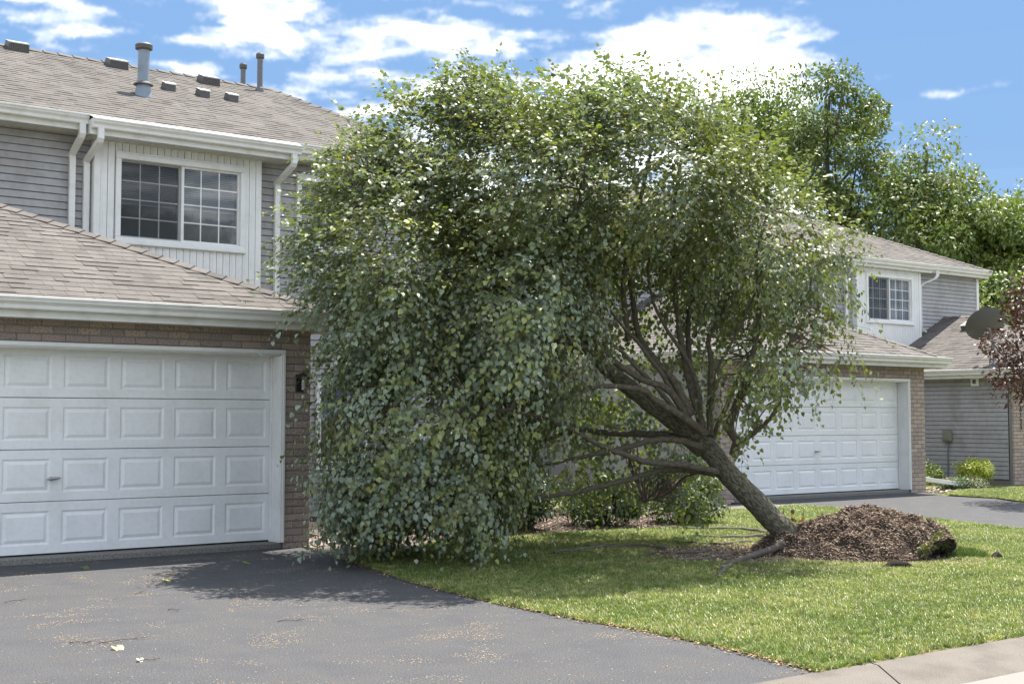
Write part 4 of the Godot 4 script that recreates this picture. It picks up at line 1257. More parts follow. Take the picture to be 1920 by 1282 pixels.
func fallen_tree() -> void:
	var tree := thing("fallen_tree", "uprooted leafy linden tree leaning left against the near house", "tree", Vector3(4.47, -0.11, 3.80))
	var back := Transform3D(Basis(), -tree.position)
	var joints := []
	for i in LIMBS.size():
		var l: Array = LIMBS[i]
		var pts := bent(l[2], 5)
		for k in range(1, pts.size() - 1): pts[k] += ball() * (0.006 if i == 0 else 0.010)
		var r := taper(pts.size(), l[0], l[1], 0.72 if i == 0 else 0.9)
		if i == 0: r[0] *= 1.25; r[1] *= 1.15; r[2] *= 1.06
		var mb := MB.new()
		mb.tube(pts, r, 20 if i == 0 else 10, true, 0.05 if i == 0 else 0.04, i * 1.3)
		part("trunk" if i == 0 else "branch", mb.mesh(), M.bark if i == 0 else M.branch, tree, back)
		for k in range(pts.size() / 3, pts.size()): joints.append(pts[k])
	for l in ROOTS:
		var pts := bent(l[2], 5)
		for k in pts.size(): pts[k] += ball() * 0.012 + Vector3.UP * 0.022
		var mb := MB.new()
		mb.tube(pts, taper(pts.size(), l[0], l[1]), 9, true, 0.12, l[0] * 90)
		part("root", mb.mesh(), M.root, tree, back)
	# twigs with hanging leaves through the leaf masses
	var where: Array[Transform3D] = []
	var tint := PackedColorArray()
	var wood := MB.new()
	var under := Color(0.275, 0.325, 0.255); var top := Color(0.135, 0.172, 0.070); var young := Color(0.29, 0.325, 0.095); var olive := Color(0.21, 0.235, 0.118)
	var clump := FastNoiseLite.new()
	clump.seed = 77; clump.frequency = 0.95; clump.fractal_octaves = 2
	for b in MASSES:
		var c: Vector3 = b[0]
		var area: float = 4.0 * PI * pow((pow(b[1] * b[2], 1.6) + pow(b[1] * b[3], 1.6) + pow(b[2] * b[3], 1.6)) / 3.0, 1.0 / 1.6)
		var count := int(area * 135.0 * b[4])
		for t in count:
			var o := ball().normalized() * pow(rng.randf_range(0.16, 1.0), 0.4)
			var p: Vector3 = c + ACROSS * (o.x * b[1]) + Vector3.UP * (o.y * b[2]) + INTO * (o.z * b[3])
			if p.y < 0.02: p.y = rng.randf_range(0.02, 0.25)
			# skip what lies deep inside another mass
			var buried := false
			for e in MASSES:
				var q: Vector3 = p - e[0]
				if e[4] > 0.9 and Vector3(q.dot(ACROSS) / e[1], q.y / e[2], q.dot(INTO) / e[3]).length() < 0.5: buried = true
			if buried and rng.randf() < 0.75: continue
			if clump.get_noise_3dv(p) < -0.02 and rng.randf() < 0.82: continue      # gaps between the boughs
			# keep clear of the near garage and its eave
			if p.x < 0.62 and p.z < 0.80: continue
			var out: Vector3 = (ACROSS * (o.x / b[1]) + Vector3.UP * (o.y / b[2]) + INTO * (o.z / b[3])).normalized()
			var reach := -ACROSS * (0.6 if p.x < 3.2 else 0.1)
			var droop := 0.55 if p.y < 3.0 else 0.05
			var d := (out * 0.75 + reach + Vector3.DOWN * droop + Vector3.UP * (0.35 if p.y > 4.2 else 0.0) + ball() * 0.75).normalized()
			var len := rng.randf_range(0.18, 0.48)
			if rng.randf() < 0.05 and o.length() > 0.8: len *= 1.9
			var leaves := int(len / 0.040)
			var side := d.cross(Vector3.UP).normalized()
			if side.length() < 0.5: side = Vector3.RIGHT
			var flip := rng.randf()            # which face of the leaves this spray turns out
			var pale := 0.42 + clump.get_noise_3d(p.z * 0.7, p.x * 0.7, p.y * 0.7) * 0.6      # sprays whose grey undersides are turned out
			var tone := rng.randf()
			var hang := 1.0 - smoothstep(1.6, 3.4, p.y - (p.x - 1.0) * 0.15)
			var prev := p
			for k in leaves:
				var s := len * k / leaves
				var at := p + d * s + Vector3.DOWN * (s * s * 0.45)
				if k % 5 == 4 or k == leaves - 1:
					wood.tube([prev, at], [0.0035 * (1.2 - s / len), 0.0030 * (1.1 - s / len)], 3, false)
					prev = at
				var sg := 1.0 if k % 2 else -1.0
				var tip := (side * sg * 0.45 + d * lerpf(0.65, 0.3, hang) + Vector3.DOWN * lerpf(0.22, 0.8, hang) + ball() * 0.6).normalized()
				var face := (out * lerpf(0.25, 0.85, hang) + Vector3.UP * lerpf(0.9, 0.45, hang) + ball() * 0.7).normalized()
				var size := rng.randf_range(0.034, 0.062)
				if k > leaves - 3: size *= 0.75
				where.append(Transform3D(aim(tip, face, size), at + tip * 0.025 + side * sg * 0.012 + ball() * 0.03))
				var col := blend(top, olive, rng.randf())
				if flip < pale: col = blend(under, Color(0.22, 0.275, 0.19), rng.randf())
				elif tone > 0.62: col = blend(col, young, rng.randf_range(0.4, 1.0))
				if rng.randf() < 0.005: col = Color(0.30, 0.24, 0.045)
				tint.append(col * rng.randf_range(0.82, 1.15))
	# a few hundred thin branches that carry the sprays
	for t in 420:
		var b: Array = MASSES[rng.randi() % MASSES.size()]
		var o := ball() * 0.85
		var p: Vector3 = b[0] + ACROSS * (o.x * b[1]) + Vector3.UP * (o.y * b[2]) + INTO * (o.z * b[3])
		if p.y < 0.1 or (p.x < 0.62 and p.z < 0.80): continue
		var from: Vector3 = joints[0]
		for j in joints:
			if (j - p).length_squared() < (from - p).length_squared(): from = j
		var mid := (from + p) / 2 + ball() * 0.12 + Vector3.UP * 0.05
		var pts := bent([from, mid, p], 3)
		wood.tube(pts, taper(pts.size(), 0.013, 0.004), 5, false)
	kind(part("twigs", wood.mesh(), M.twig, tree, back), "stuff")
	# the leaves nearest the street are leaves of their own, the rest one mass
	var gap := PackedFloat32Array()
	for t in where: gap.append(t.origin.distance_squared_to(EYE))
	var sorted := gap.duplicate()
	sorted.sort()
	var limit := sorted[299]
	var rest: Array[Transform3D] = []
	var rest_tint := PackedColorArray()
	var one := linden_leaf()
	var tones := []
	for q in [under, top, young, olive, Color(0.22, 0.275, 0.19)]:
		var m: StandardMaterial3D = M.leaf.duplicate()
		m.vertex_color_use_as_albedo = false
		m.albedo_color = lin(q.r, q.g, q.b)
		tones.append([q, m])
	for i in where.size():
		if gap[i] <= limit:
			var best = tones[0]
			for q in tones:
				if Vector3(q[0].r - tint[i].r, q[0].g - tint[i].g, q[0].b - tint[i].b).length() < Vector3(best[0].r - tint[i].r, best[0].g - tint[i].g, best[0].b - tint[i].b).length(): best = q
			part("leaf", one, best[1], tree, back * where[i])
		else:
			rest.append(back * where[i]); rest_tint.append(tint[i])
	print("linden leaves ", where.size())
	scatter("foliage", one, M.leaf, rest, rest_tint, tree)


# a standing tree or shrub: crown masses round a centre, each hung with small leaves
func crown(called: String, parent: Node3D, c: Vector3, r: Vector3, lumps: int, lump: float, leaves: int, size: float, tones: Array, m: Material, loose := 0.25) -> void:
	var where: Array[Transform3D] = []
	var tint := PackedColorArray()
	var centres := []
	for i in lumps:
		var o := ball().normalized() * pow(rng.randf_range(0.12, 1.0), 0.5)
		centres.append([c + Vector3(o.x * r.x, o.y * r.y, o.z * r.z), lump * rng.randf_range(0.55, 1.25), rng.randf()])
	for i in leaves:
		var l: Array = centres[rng.randi() % lumps]
		var o := ball()
		o = o.normalized() * pow(o.length(), 0.45) * (1.0 + rng.randf() * loose)
		var p: Vector3 = l[0] + Vector3(o.x, o.y * 0.75, o.z) * l[1]
		var face := (o.normalized() * 0.6 + Vector3.UP * 0.6 + ball() * 0.8).normalized()
		var tip := (o.normalized() * 0.5 + Vector3.DOWN * 0.3 + ball() * 0.8).normalized()
		where.append(Transform3D(aim(tip, face, size * rng.randf_range(0.7, 1.3)), p))
		var k: float = clampf(l[2] * 0.7 + rng.randf() * 0.5, 0.0, 0.999) * tones.size()
		tint.append(tones[int(k) % tones.size()] * rng.randf_range(0.8, 1.2))
	scatter(called, small_leaf(), m, where, tint, parent)


func limbs(parent: Node3D, foot: Vector3, c: Vector3, r: Vector3, thick: float, count: int) -> void:
	var mb := MB.new()
	var fork := foot.lerp(c, 0.45)
	var up := c + Vector3(0, r.y * 0.7, 0)
	var pts := bent([foot, fork + ball() * 0.1, c + ball() * 0.15, up], 4)
	mb.tube(pts, taper(pts.size(), thick, thick * 0.12), 10, true, 0.05)
	part("trunk", mb.mesh(), M.branch, parent)
	for i in count:
		var o := ball().normalized() * rng.randf_range(0.7, 1.0)
		var end := c + Vector3(o.x * r.x, o.y * r.y, o.z * r.z)
		var from: Vector3 = pts[2 + rng.randi() % (pts.size() - 4)]
		var q := bent([from, from.lerp(end, 0.5) + Vector3(0, 0.1, 0) * r.y + ball() * 0.1 * r.x, end], 4)
		var lb := MB.new()
		lb.tube(q, taper(q.size(), thick * 0.4, thick * 0.06), 6, false)
		part("limb", lb.mesh(), M.branch, parent)


func trees_and_shrubs() -> void:
	var deep := [Color(0.10, 0.14, 0.050), Color(0.14, 0.18, 0.060), Color(0.18, 0.22, 0.070), Color(0.23, 0.26, 0.085)]
	var fresh := [Color(0.115, 0.165, 0.050), Color(0.155, 0.21, 0.062), Color(0.20, 0.25, 0.075), Color(0.25, 0.285, 0.095)]
	for q in [
		["tall dark green tree above the far roof ridge", Vector3(29.35, 10.2, -15.75), Vector3(2.2, 3.2, 2.0), 56, 0.66, 14500, deep],
		["green treetop rising just behind the fallen tree's crown", Vector3(30.1, 11.9, -20.0), Vector3(2.4, 2.1, 2.0), 40, 0.85, 11000, fresh],
		["leafy tree right of the tall tree, over the roof slope", Vector3(30.1, 8.1, -12.5), Vector3(2.1, 2.3, 2.0), 44, 0.8, 14000, deep],
		["light green rounded tree behind the far house corner", Vector3(30.5, 7.1, -10.4), Vector3(2.3, 1.9, 2.0), 44, 0.75, 15000, fresh],
		["low bright green tree between house corner and purple tree", Vector3(28.2, 4.2, -8.6), Vector3(1.6, 1.7, 1.5), 34, 0.65, 10000, fresh],
		["light green tree at the right edge of the sky", Vector3(33.4, 7.0, -9.6), Vector3(2.1, 2.1, 2.0), 36, 0.8, 12000, fresh],
	]:
		var t := thing("tree", q[0], "tree", Vector3(q[1].x, -0.1, q[1].z), "trees behind the houses")
		var c := Vector3(0, q[1].y + 0.1, 0)
		limbs(t, Vector3.ZERO, c, q[2], 0.16, 14)
		crown("crown", t, c, q[2], q[3], q[4], q[5], 0.17, q[6], M.far_leaf, 0.35)
	# purple-leaved ornamental at the right edge
	var pt := thing("purple_tree", "small purple-leaved tree at right edge beside far driveway", "tree", Vector3(15.2, -0.09, 1.35))
	var pc := Vector3(-0.58, 2.85, -0.36)
	limbs(pt, Vector3.ZERO, pc, Vector3(1.3, 1.1, 1.1), 0.06, 16)
	crown("crown", pt, pc, Vector3(1.2, 1.2, 1.1), 52, 0.34, 6200, 0.085, [Color(0.055, 0.030, 0.026), Color(0.085, 0.042, 0.032), Color(0.12, 0.055, 0.034), Color(0.10, 0.070, 0.034)], M.purple_leaf, 0.5)
	# shrubs by the far wing
	for q in [["yellow-green rounded shrub in front of grey siding", Vector3(18.72, 0.27, -3.28), Vector3(0.33, 0.24, 0.33), 40, 0.14, 6000, 0.045, [Color(0.36, 0.40, 0.06), Color(0.46, 0.48, 0.09), Color(0.30, 0.35, 0.05)]],
		["green shrub half hidden behind the brick garage corner", Vector3(18.55, 0.12, -4.55), Vector3(0.42, 0.30, 0.42), 26, 0.15, 4000, 0.045, [Color(0.13, 0.19, 0.04), Color(0.22, 0.29, 0.05)]],
		["low spreading juniper with bluish green needles", Vector3(17.25, 0.02, -2.60), Vector3(0.66, 0.10, 0.38), 40, 0.12, 6000, 0.05, [Color(0.09, 0.15, 0.085), Color(0.13, 0.19, 0.11), Color(0.18, 0.17, 0.12)]],
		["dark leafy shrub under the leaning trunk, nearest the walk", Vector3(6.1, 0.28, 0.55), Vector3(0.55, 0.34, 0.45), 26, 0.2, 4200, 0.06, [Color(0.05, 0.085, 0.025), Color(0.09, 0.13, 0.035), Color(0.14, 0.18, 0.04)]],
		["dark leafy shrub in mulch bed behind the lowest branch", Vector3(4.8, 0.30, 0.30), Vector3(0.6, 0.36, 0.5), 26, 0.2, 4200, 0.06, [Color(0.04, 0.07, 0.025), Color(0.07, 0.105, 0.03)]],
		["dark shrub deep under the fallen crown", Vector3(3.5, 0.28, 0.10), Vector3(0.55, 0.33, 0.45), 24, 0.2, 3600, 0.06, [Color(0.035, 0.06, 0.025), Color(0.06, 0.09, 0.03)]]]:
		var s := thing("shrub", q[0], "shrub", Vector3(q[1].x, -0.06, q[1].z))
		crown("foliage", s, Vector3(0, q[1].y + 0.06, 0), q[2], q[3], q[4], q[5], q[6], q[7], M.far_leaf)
		var st := MB.new()
		for i in 7:
			var o := ball()
			st.tube([Vector3(o.x * 0.05, -0.02, o.z * 0.05), Vector3(o.x * q[2].x * 0.7, q[1].y + 0.06, o.z * q[2].z * 0.7)], [0.012, 0.004], 5, false)
		part("stems", st.mesh(), M.twig, s)
	# withered seedling at the foot of the trunk
	var sp := thing("seedling", "withered red and yellow seedling beside the trunk foot", "plant", Vector3(5.05, -0.10, 3.35))
	var sm := MB.new()
	var lw: Array[Transform3D] = []
	var lt := PackedColorArray()
	for i in 6:
		var o := Vector3(rng.randf_range(-0.14, 0.16), 0, rng.randf_range(-0.1, 0.1))
		var hgt := rng.randf_range(0.22, 0.46)
		var e := o * 1.3 + Vector3(0, hgt, 0)
		sm.tube([o, o * 1.1 + Vector3(0, hgt * 0.5, 0), e], [0.006, 0.005, 0.003], 5, false)
		for k in 9:
			var f := rng.randf_range(0.25, 1.0)
			lw.append(Transform3D(aim((ball() + Vector3.DOWN * 0.5).normalized(), (ball() + Vector3.UP).normalized(), rng.randf_range(0.04, 0.07)), o.lerp(e, f) + ball() * 0.02))
			lt.append([Color(0.20, 0.09, 0.03), Color(0.14, 0.05, 0.03), Color(0.32, 0.27, 0.05), Color(0.3, 0.16, 0.06)][(i + rng.randi() % 2) % 4])
	part("stems", sm.mesh(), M.twig, sp)
	scatter("leaves", linden_leaf(), M.leaf, lw, lt, sp)


# ---------------------------------------------------------------- root mound
const MOUND := Vector3(5.02, -0.12, 4.28)


func mound_point(a: float, r: float, bumps: FastNoiseLite) -> Vector3:     # a = bearing (0 = right along the street view), r = 0 top .. 1 rim .. 1.5 back under the torn edge
	var lift := 0.25 * exp(-pow(wrapf(a - 0.62, -PI, PI) / 0.42, 2))
	var wide := 1.02 + 0.10 * sin(a * 2 + 0.4) + 0.16 * exp(-pow(wrapf(a - PI, -PI, PI) / 0.7, 2))
	var deep := 0.90
	var rr := minf(r, 1.0)
	var y := lift + (0.50 - lift) * pow(maxf(0.0, 1.0 - pow(rr, 1.75)), 1.0)
	if r > 1.0:
		y = lift * (1.0 - (r - 1.0) * 2.0) - 0.01
		rr = 1.0 - (r - 1.0) * 0.75 * (1.0 if lift > 0.03 else 0.0)
	var top := Vector3(0.26, 0, -0.02)
	var p := ACROSS * (cos(a) * wide * rr + top.x * (1 - rr)) - INTO * (sin(a) * deep * rr)
	var nz := bumps.get_noise_2d(p.x * 30 + 7, p.z * 30)
	p.y = y + nz * 0.12 * minf(1.0, y * 6.0)
	return p


func mound() -> void:
	var m := thing("root_mound", "mulch-covered mound heaved up by the roots at trunk foot", "mound", MOUND)
	var bumps := FastNoiseLite.new()
	bumps.seed = 8; bumps.frequency = 0.10; bumps.fractal_octaves = 4
	var mb := MB.new(); var pit := MB.new()
	var rings := 22; var seg := 72
	for i in rings + 6:
		for k in seg:
			var a0 := TAU * k / seg - PI; var a1 := TAU * (k + 1) / seg - PI
			var r0 := float(i) / rings if i < rings else 1.0 + (i - rings) / 12.0
			var r1 := float(i + 1) / rings if i < rings else 1.0 + (i + 1 - rings) / 12.0
			var A := mound_point(a0, r0, bumps); var B := mound_point(a1, r0, bumps); var C := mound_point(a1, r1, bumps); var D := mound_point(a0, r1, bumps)
			var to := mb if i < rings else pit
			if i == 0: to.edge3(A, C, D, Vector3.UP)
			else: to.edge(A, B, C, D, Vector3.UP if i < rings else Vector3(A.x, -0.3, A.z))
	part("heaved_soil", mb.mesh(), M.mulch, m)
	part("torn_underside", pit.mesh(), M.soil, m)
	var hollow := MB.new()
	var hc := ACROSS * 0.60 - INTO * 0.42 + Vector3(0, 0.018, 0)
	for k in 24:
		hollow.edge3(hc, hc + ACROSS * (cos(TAU * k / 24) * 0.46) + INTO * (sin(TAU * k / 24) * 0.3), hc + ACROSS * (cos(TAU * (k + 1) / 24) * 0.46) + INTO * (sin(TAU * (k + 1) / 24) * 0.3), Vector3.UP)
	part("hollow_floor", hollow.mesh(), M.soil, m)
	var mp := MB.new()
	for k in 40:
		var q := [Vector3(3.85, 0, 3.50)]
		for e in [k, k + 1]:
			var a: float = TAU * (e % 40) / 40
			var rr := 1.0 + bumps.get_noise_2d(cos(a) * 20, sin(a) * 20) * 0.9
			q.append(Vector3(3.85 + cos(a) * 1.05 * rr, 0, 3.50 + sin(a) * 0.80 * rr))
		for e in 3: q[e].y = gy(q[e].z) + 0.010
		mp.edge3(q[0] - MOUND, q[1] - MOUND, q[2] - MOUND, Vector3.UP)
	part("mulch_patch", mp.mesh(), M.mulch, m)
	# shredded bark over the mound and the bed round the trunk
	var where: Array[Transform3D] = []
	var tint := PackedColorArray()
	var tones := [Color(0.14, 0.092, 0.066), Color(0.22, 0.155, 0.115), Color(0.30, 0.225, 0.170), Color(0.075, 0.05, 0.038), Color(0.43, 0.34, 0.255)]
	for i in 26000:
		var a := rng.randf_range(-PI, PI)
		var r := sqrt(rng.randf())
		var p := mound_point(a, r, bumps)
		if i % 3 == 0:      # thin spread to the left of the trunk and along the front
			p = Vector3(3.9, 0, 3.55) - MOUND + Vector3(cos(a) * r * 1.1, 0, sin(a) * r * 0.95)
			if rng.randf() < smoothstep(0.55, 1.0, r): p = Vector3(4.3, 0, 4.75) - MOUND + Vector3(cos(a) * r * 1.6, 0, sin(a) * r * 0.62)
			p.y = gy(p.z + MOUND.z) - MOUND.y + 0.012
		var d := ball(); d.y *= 0.35
		var up := (Vector3.UP + ball() * 0.6).normalized()
		var bs := aim(d.normalized(), up, 1.0)
		where.append(Transform3D(bs * Basis.from_scale(Vector3(rng.randf_range(0.004, 0.012), 0.004, rng.randf_range(0.012, 0.05))), p + Vector3.UP * rng.randf_range(0.0, 0.016)))
		tint.append(tones[rng.randi() % 5] * rng.randf_range(0.8, 1.2))
	for i in 5200:            # mulch of the planting bed
		var p := Vector3(rng.randf_range(1.6, 7.8), 0, rng.randf_range(-1.4, 1.0))
		if not Geometry2D.is_point_in_polygon(Vector2(p.x, p.z), BED): continue
		p.y = gy(p.z) + 0.016
		p -= MOUND
		var d := ball(); d.y *= 0.3
		where.append(Transform3D(aim(d.normalized(), (Vector3.UP + ball() * 0.5).normalized(), 1.0) * Basis.from_scale(Vector3(0.011, 0.006, rng.randf_range(0.025, 0.06))), p))
		tint.append(tones[rng.randi() % 5] * rng.randf_range(0.9, 1.4))
	var ch := MB.new()
	ch.cbox(Vector3(-1, -1, -1) * 0.5, Vector3(1, 1, 1) * 0.5, 0.18)
	scatter("bark_chips", ch.mesh(), M.chip, where, tint, m)
	# torn sods in front of the hollow
	for q in [[Vector3(4.35, 0, 5.35), 0.34, 0.5], [Vector3(5.95, 0, 5.45), 0.16, -0.3], [Vector3(6.15, 0, 4.35), 0.22, 0.2]]:
		var t := MB.new()
		var p0: Vector3 = Vector3(q[0].x, gy(q[0].z) + 0.01, q[0].z) - MOUND
		var ax := Vector3(cos(q[2]), 0, sin(q[2]))
		t.tube([p0 - ax * q[1] * 0.5, p0 - ax * q[1] * 0.15 + Vector3(0, 0.035, 0), p0 + ax * q[1] * 0.25 + Vector3(0, 0.03, 0.02), p0 + ax * q[1] * 0.55], [0.012, 0.045, 0.04, 0.01], 8, true, 0.25, q[1] * 9)
		part("torn_sod", t.mesh(), M.soil, m)


# ---------------------------------------------------------------- grass
func tuft(n: int, seed: int) -> ArrayMesh:
	var r := RandomNumberGenerator.new()
	r.seed = seed
	var mb := MB.new()
	for i in n:
		var a := r.randf() * TAU
		var o := Vector3(r.randf_range(-0.022, 0.022), 0, r.randf_range(-0.022, 0.022))
		var h := r.randf_range(0.016, 0.042)
		var lean := Vector3(cos(a), 0, sin(a)) * r.randf_range(0.006, 0.044)
		var w := Vector3(-sin(a + r.randf_range(-1, 1)), 0, cos(a)).normalized() * r.randf_range(0.0018, 0.0036)
		var m := o + lean * 0.4 + Vector3.UP * h * 0.6
		var t := o + lean + Vector3.UP * h
		var out := Vector3(cos(a), 0.3, sin(a))
		mb.edge(o - w, o + w, m + w * 0.8, m - w * 0.8, out)
		mb.edge3(m - w * 0.8, m + w * 0.8, t, out)
	return mb.mesh()


func grass() -> void:
	var patch := FastNoiseLite.new()
	patch.seed = 17; patch.frequency = 0.8; patch.fractal_octaves = 3
	var bare := FastNoiseLite.new()
	bare.seed = 23; bare.frequency = 1.6; bare.fractal_octaves = 3
	var strip := PackedVector2Array([Vector2(15.0, -1.55), Vector2(14.75, -0.1), Vector2(14.4, 0.5), Vector2(14.3, 3.0), Vector2(19.0, 3.0), Vector2(20.0, -2.2), Vector2(18.4, -2.1), Vector2(16.4, -2.15)])
	sheet("lawn_beyond", strip, 0.006, M.turf)
	var where: Array = [[], [], []]
	var tint := [PackedColorArray(), PackedColorArray(), PackedColorArray()]
	var lo := Vector2(-0.6, -2.0); var hi := Vector2(10.4, 8.4)
	for i in 210000:
		var p := Vector2(rng.randf_range(lo.x, hi.x), rng.randf_range(lo.y, hi.y))
		if i > 190000: p = Vector2(rng.randf_range(14.2, 20.0), rng.randf_range(-2.2, 3.0))
		if not Geometry2D.is_point_in_polygon(p, LAWN if i <= 190000 else strip): continue
		var k := patch.get_noise_2d(p.x, p.y)
		var b := bare.get_noise_2d(p.x, p.y)
		var q := Vector3(p.x, 0, p.y) - MOUND
		var mr := Vector2(q.dot(ACROSS) / 1.08, q.dot(INTO) / 0.92).length()
		if mr < 0.97: continue
		var wear := exp(-pow((p.x - 3.9) / 1.2, 2) - pow((p.y - 3.5) / 0.9, 2))
		if rng.randf() < smoothstep(0.25, 0.6, wear + b * 0.25) * 0.93: continue
		if Geometry2D.is_point_in_polygon(p, BED): continue
		if b > 0.38 and rng.randf() < 0.5: continue
		var v := rng.randi() % 3
		var straw := clampf(0.15 + k * 0.30 + wear * 0.4 + (0.35 if mr < 1.45 else 0.0), 0.02, 0.75)
		var col := Color(0.190, 0.238, 0.066).lerp(Color(0.275, 0.318, 0.100), clampf(0.5 + k, 0.0, 1.0))
		if rng.randf() < straw: col = Color(0.44, 0.39, 0.21)
		elif rng.randf() < 0.2: col = Color(0.15, 0.20, 0.055)
		where[v].append(Transform3D(Basis(Vector3.UP, rng.randf() * TAU).scaled(Vector3.ONE * rng.randf_range(0.75, 1.2)), Vector3(p.x, gy(p.y) + 0.004, p.y)))
		tint[v].append(col * rng.randf_range(0.5, 1.4))
	# long grass that hangs over the torn edge and fringes the mound
	for i in 900:
		var a := rng.randf_range(-0.5, 0.35)
		var far := rng.randf_range(0.98, 1.3)
		var p := MOUND + ACROSS * (cos(a) * 1.08 * far) - INTO * (sin(a) * 0.92 * far)
		p.y = gy(p.z) + 0.0
		where[i % 3].append(Transform3D(Basis(Vector3.UP, rng.randf() * TAU).scaled(Vector3(1.3, rng.randf_range(1.2, 2.6), 1.3)), p))
		tint[i % 3].append(Color(0.10, 0.15, 0.035) * rng.randf_range(0.7, 1.2))
	for i in 330:
		var a := 0.62 + rng.randf_range(-0.6, 0.42)
		var p := MOUND + ACROSS * (cos(a) * 0.98) - INTO * (sin(a) * 0.86)
		p.y = MOUND.y + 0.22 * exp(-pow((a - 0.62) / 0.42, 2)) + rng.randf_range(0.0, 0.05)
		var down := Basis(Vector3.UP, rng.randf() * TAU) * Basis(Vector3.RIGHT, 0)
		var bs := aim(ball(), (ACROSS * cos(a) - INTO * sin(a) + Vector3.DOWN * 0.5).normalized(), 1.0)
		where[i % 3].append(Transform3D(bs.scaled(Vector3.ONE * rng.randf_range(1.2, 2.0)), p))
		tint[i % 3].append([Color(0.14, 0.18, 0.05), Color(0.25, 0.21, 0.09)][i % 2])
	var total := 0
	for v in 3:
		var w: Array[Transform3D] = []
		w.assign(where[v])
		total += w.size()
		var o := scatter("grass", tuft(11, 100 + v), M.blade, w, tint[v], self)
		tag(o, "short mown lawn grass between the two driveways", "grass")
	print("tufts ", total)


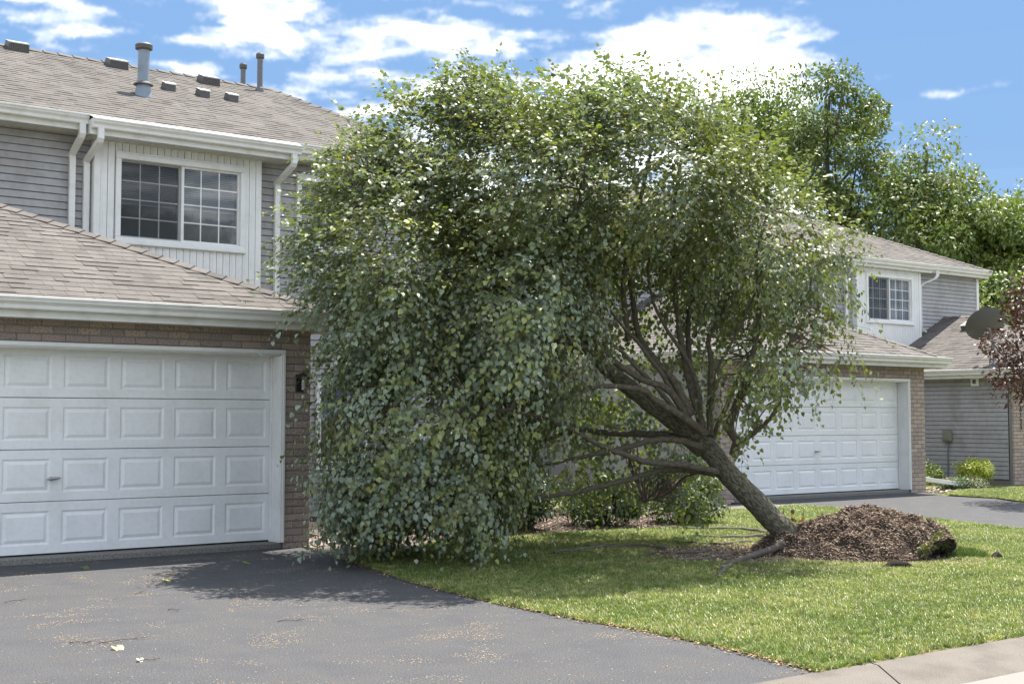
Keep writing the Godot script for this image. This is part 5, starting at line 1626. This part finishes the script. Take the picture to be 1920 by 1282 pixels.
# ---------------------------------------------------------------- litter
func litter() -> void:
	# fallen seed bracts and grit that lie in drifts on the asphalt
	var drift := FastNoiseLite.new()
	drift.seed = 31; drift.frequency = 0.9; drift.fractal_octaves = 3
	var where: Array[Transform3D] = []
	var tint := PackedColorArray()
	var flake := MB.new()
	flake.edge(Vector3(-0.5, 0, -0.35), Vector3(0.5, 0.1, -0.3), Vector3(0.45, 0.15, 0.4), Vector3(-0.5, 0.2, 0.3), Vector3.UP)
	flake.edge3(Vector3(-0.5, 0.2, 0.3), Vector3(0.45, 0.15, 0.4), Vector3(0.0, 0.05, 0.8), Vector3.UP)
	var d := PackedVector2Array()
	d.append_array(DRIVE_EDGE)
	d.append_array([Vector2(-5.4, 8.36), Vector2(-5.1, 0.02)])
	for i in 90000:
		var p := Vector2(rng.randf_range(-5.3, 0.2), rng.randf_range(0.3, 8.3))
		if i % 15 == 0: p = Vector2(rng.randf_range(9.4, 14.6), rng.randf_range(-1.8, 4.0))
		elif not Geometry2D.is_point_in_polygon(p, d): continue
		var streak := drift.get_noise_2d(p.x * 1.1 + p.y * 0.5, p.y * 1.3 - p.x * 0.35)
		if rng.randf() > 0.035 + 0.9 * smoothstep(0.16, 0.50, streak): continue
		where.append(Transform3D(Basis(Vector3.UP, rng.randf() * TAU).scaled(Vector3.ONE * rng.randf_range(0.0035, 0.010)), Vector3(p.x, gy(p.y) + 0.003, p.y)))
		tint.append([Color(0.38, 0.30, 0.20), Color(0.46, 0.39, 0.28), Color(0.30, 0.22, 0.14), Color(0.40, 0.27, 0.14)][rng.randi() % 4] * rng.randf_range(0.7, 1.1))
	# brown leaf crumbs caught along the lawn edge
	for i in 1500:
		var k := rng.randi_range(3, DRIVE_EDGE.size() - 2)
		var p := DRIVE_EDGE[k].lerp(DRIVE_EDGE[k + 1], rng.randf()) + Vector2(rng.randfn(0.0, 0.05), rng.randfn(0, 0.02))
		where.append(Transform3D((Basis(Vector3.UP, rng.randf() * TAU) * Basis(Vector3.RIGHT, rng.randf_range(-0.4, 0.4))).scaled(Vector3.ONE * rng.randf_range(0.006, 0.02)), Vector3(p.x, gy(p.y) + rng.randf_range(0.006, 0.02), p.y)))
		tint.append([Color(0.30, 0.17, 0.07), Color(0.22, 0.13, 0.06), Color(0.40, 0.30, 0.16), Color(0.14, 0.09, 0.05)][rng.randi() % 4])
	tag(scatter("leaf_crumbs", flake.mesh(), M.chip, where, tint, self), "tan seed flakes and leaf crumbs strewn on asphalt", "litter")
	# single twigs
	for q in [["longest dark forked twig on the near driveway", Vector2(-3.59, 4.89), 0.34, 0.25], ["bent twig on asphalt in front of the garage door's middle", Vector2(-2.62, 2.75), 0.22, 0.5], ["dark twig lying nearest the lawn on the driveway", Vector2(-2.26, 4.8), 0.20, 0.1], ["short twig on asphalt between the two pale petal scraps", Vector2(-2.77, 3.82), 0.14, -0.2], ["small twig on driveway left of the long forked twig", Vector2(-3.86, 4.82), 0.16, 0.0], ["thin twig at the driveway's far left edge of view", Vector2(-3.64, 2.66), 0.18, 0.3], ["thin twig nearest the camera on the near driveway", Vector2(-3.73, 5.67), 0.15, 0.2]]:
		var t := thing("twig", q[0], "twig", Vector3(q[1].x, gy(q[1].y) + 0.006, q[1].y), "twigs dropped on the near driveway")
		t.rotation.y = q[3] * 3.0 - 0.75
		var L: float = q[2]
		var mb := MB.new()
		mb.tube(bent([Vector3(-L / 2, 0, 0), Vector3(-L * 0.1, 0.010, 0.05 * L), Vector3(L * 0.2, 0.002, -0.05 * L), Vector3(L / 2, 0.012, 0.06 * L)], 3), taper(10, 0.0036, 0.0018), 6)
		part("stem", mb.mesh(), M.twig, t)
		mb = MB.new()
		mb.tube([Vector3(L * 0.22, 0.003, -0.03 * L), Vector3(L * 0.38, 0.012, -0.16 * L)], [0.0028, 0.0015], 5)
		part("spur", mb.mesh(), M.twig, t)
	var one := linden_leaf()
	for q in [["curled pale leaf beside the long forked twig", Vector2(-3.74, 5.13), Color(0.50, 0.50, 0.30), 0.09], ["pale petal scrap on sunlit asphalt near the garage shadow", Vector2(-2.16, 2.15), Color(0.62, 0.60, 0.42), 0.08], ["green leaf lying in the garage eave's shadow", Vector2(-2.44, 0.83), Color(0.10, 0.17, 0.06), 0.09], ["small white scrap near the bottom of the driveway", Vector2(-3.77, 5.62), Color(0.6, 0.6, 0.52), 0.05], ["yellow green leaf where the tree shadow meets the garage shadow", Vector2(-0.98, 1.36), Color(0.28, 0.32, 0.07), 0.10], ["fallen green leaf cluster at the lawn edge under the crown", Vector2(-0.08, 2.75), Color(0.16, 0.24, 0.13), 0.12]]:
		var m: StandardMaterial3D = M.leaf.duplicate()
		m.vertex_color_use_as_albedo = false
		m.albedo_color = lin(q[2].r, q[2].g, q[2].b)
		var l := thing("fallen_leaf", q[0], "leaf", Vector3(q[1].x, gy(q[1].y) + 0.016, q[1].y), "loose leaves on the paving")
		part("blade", one, m, l, Transform3D(Basis(Vector3.UP, q[1].x * 5) * Basis(Vector3.RIGHT, 0.25) * Basis.from_scale(Vector3(1, 1.6, 1) * q[3]), Vector3.ZERO))
		var pm := MB.new()
		pm.tube([Vector3.ZERO, Vector3(0.02, 0.004, 0.03)], [0.0015, 0.0012], 5)
		part("stalk", pm.mesh(), M.twig, l)
	# river stones by the brick corners
	where = []
	tint = PackedColorArray()
	var st := MB.new()
	st.lathe(Vector3.ZERO, [Vector2(0.001, -0.35), Vector2(0.35, -0.25), Vector2(0.5, 0.0), Vector2(0.36, 0.25), Vector2(0.001, 0.36)], 9)
	for i in 620:
		var p := Vector2(rng.randf_range(0.32, 1.0), rng.randf_range(-0.7, 0.42))
		if p.x > 0.62 and p.y > 0.2 - (p.x - 0.62) * 0.6: continue
		if p.x < 0.40 and p.y < 0.25: continue
		if i % 2: p = Vector2(rng.randf_range(15.4, 17.0), rng.randf_range(-3.2, -1.9))
		if i % 2 and p.x < 15.65 and p.y < -2.25: continue
		where.append(Transform3D(Basis(ball().normalized(), rng.randf() * TAU).scaled(Vector3(1.2, 0.7, 1.0) * rng.randf_range(0.025, 0.06)), Vector3(p.x, gy(p.y) - 0.012 + rng.randf() * 0.02, p.y)))
		tint.append([Color(0.35, 0.33, 0.31), Color(0.22, 0.17, 0.15), Color(0.45, 0.38, 0.33), Color(0.15, 0.14, 0.14), Color(0.38, 0.25, 0.2)][rng.randi() % 5])
	tag(scatter("river_stones", st.mesh(), M.stone, where, tint, self), "mixed river stones beside the brick garage corners", "stones")


func _ready() -> void:
	rng.seed = 20240611
	view_and_light()
	materials()
	ground()
	print("houses")
	house_near()
	house_beyond()
	house_far()
	wall_fixtures()
	print("tree")
	mound()
	fallen_tree()
	trees_and_shrubs()
	print("grass")
	grass()
	litter()
	print("done")
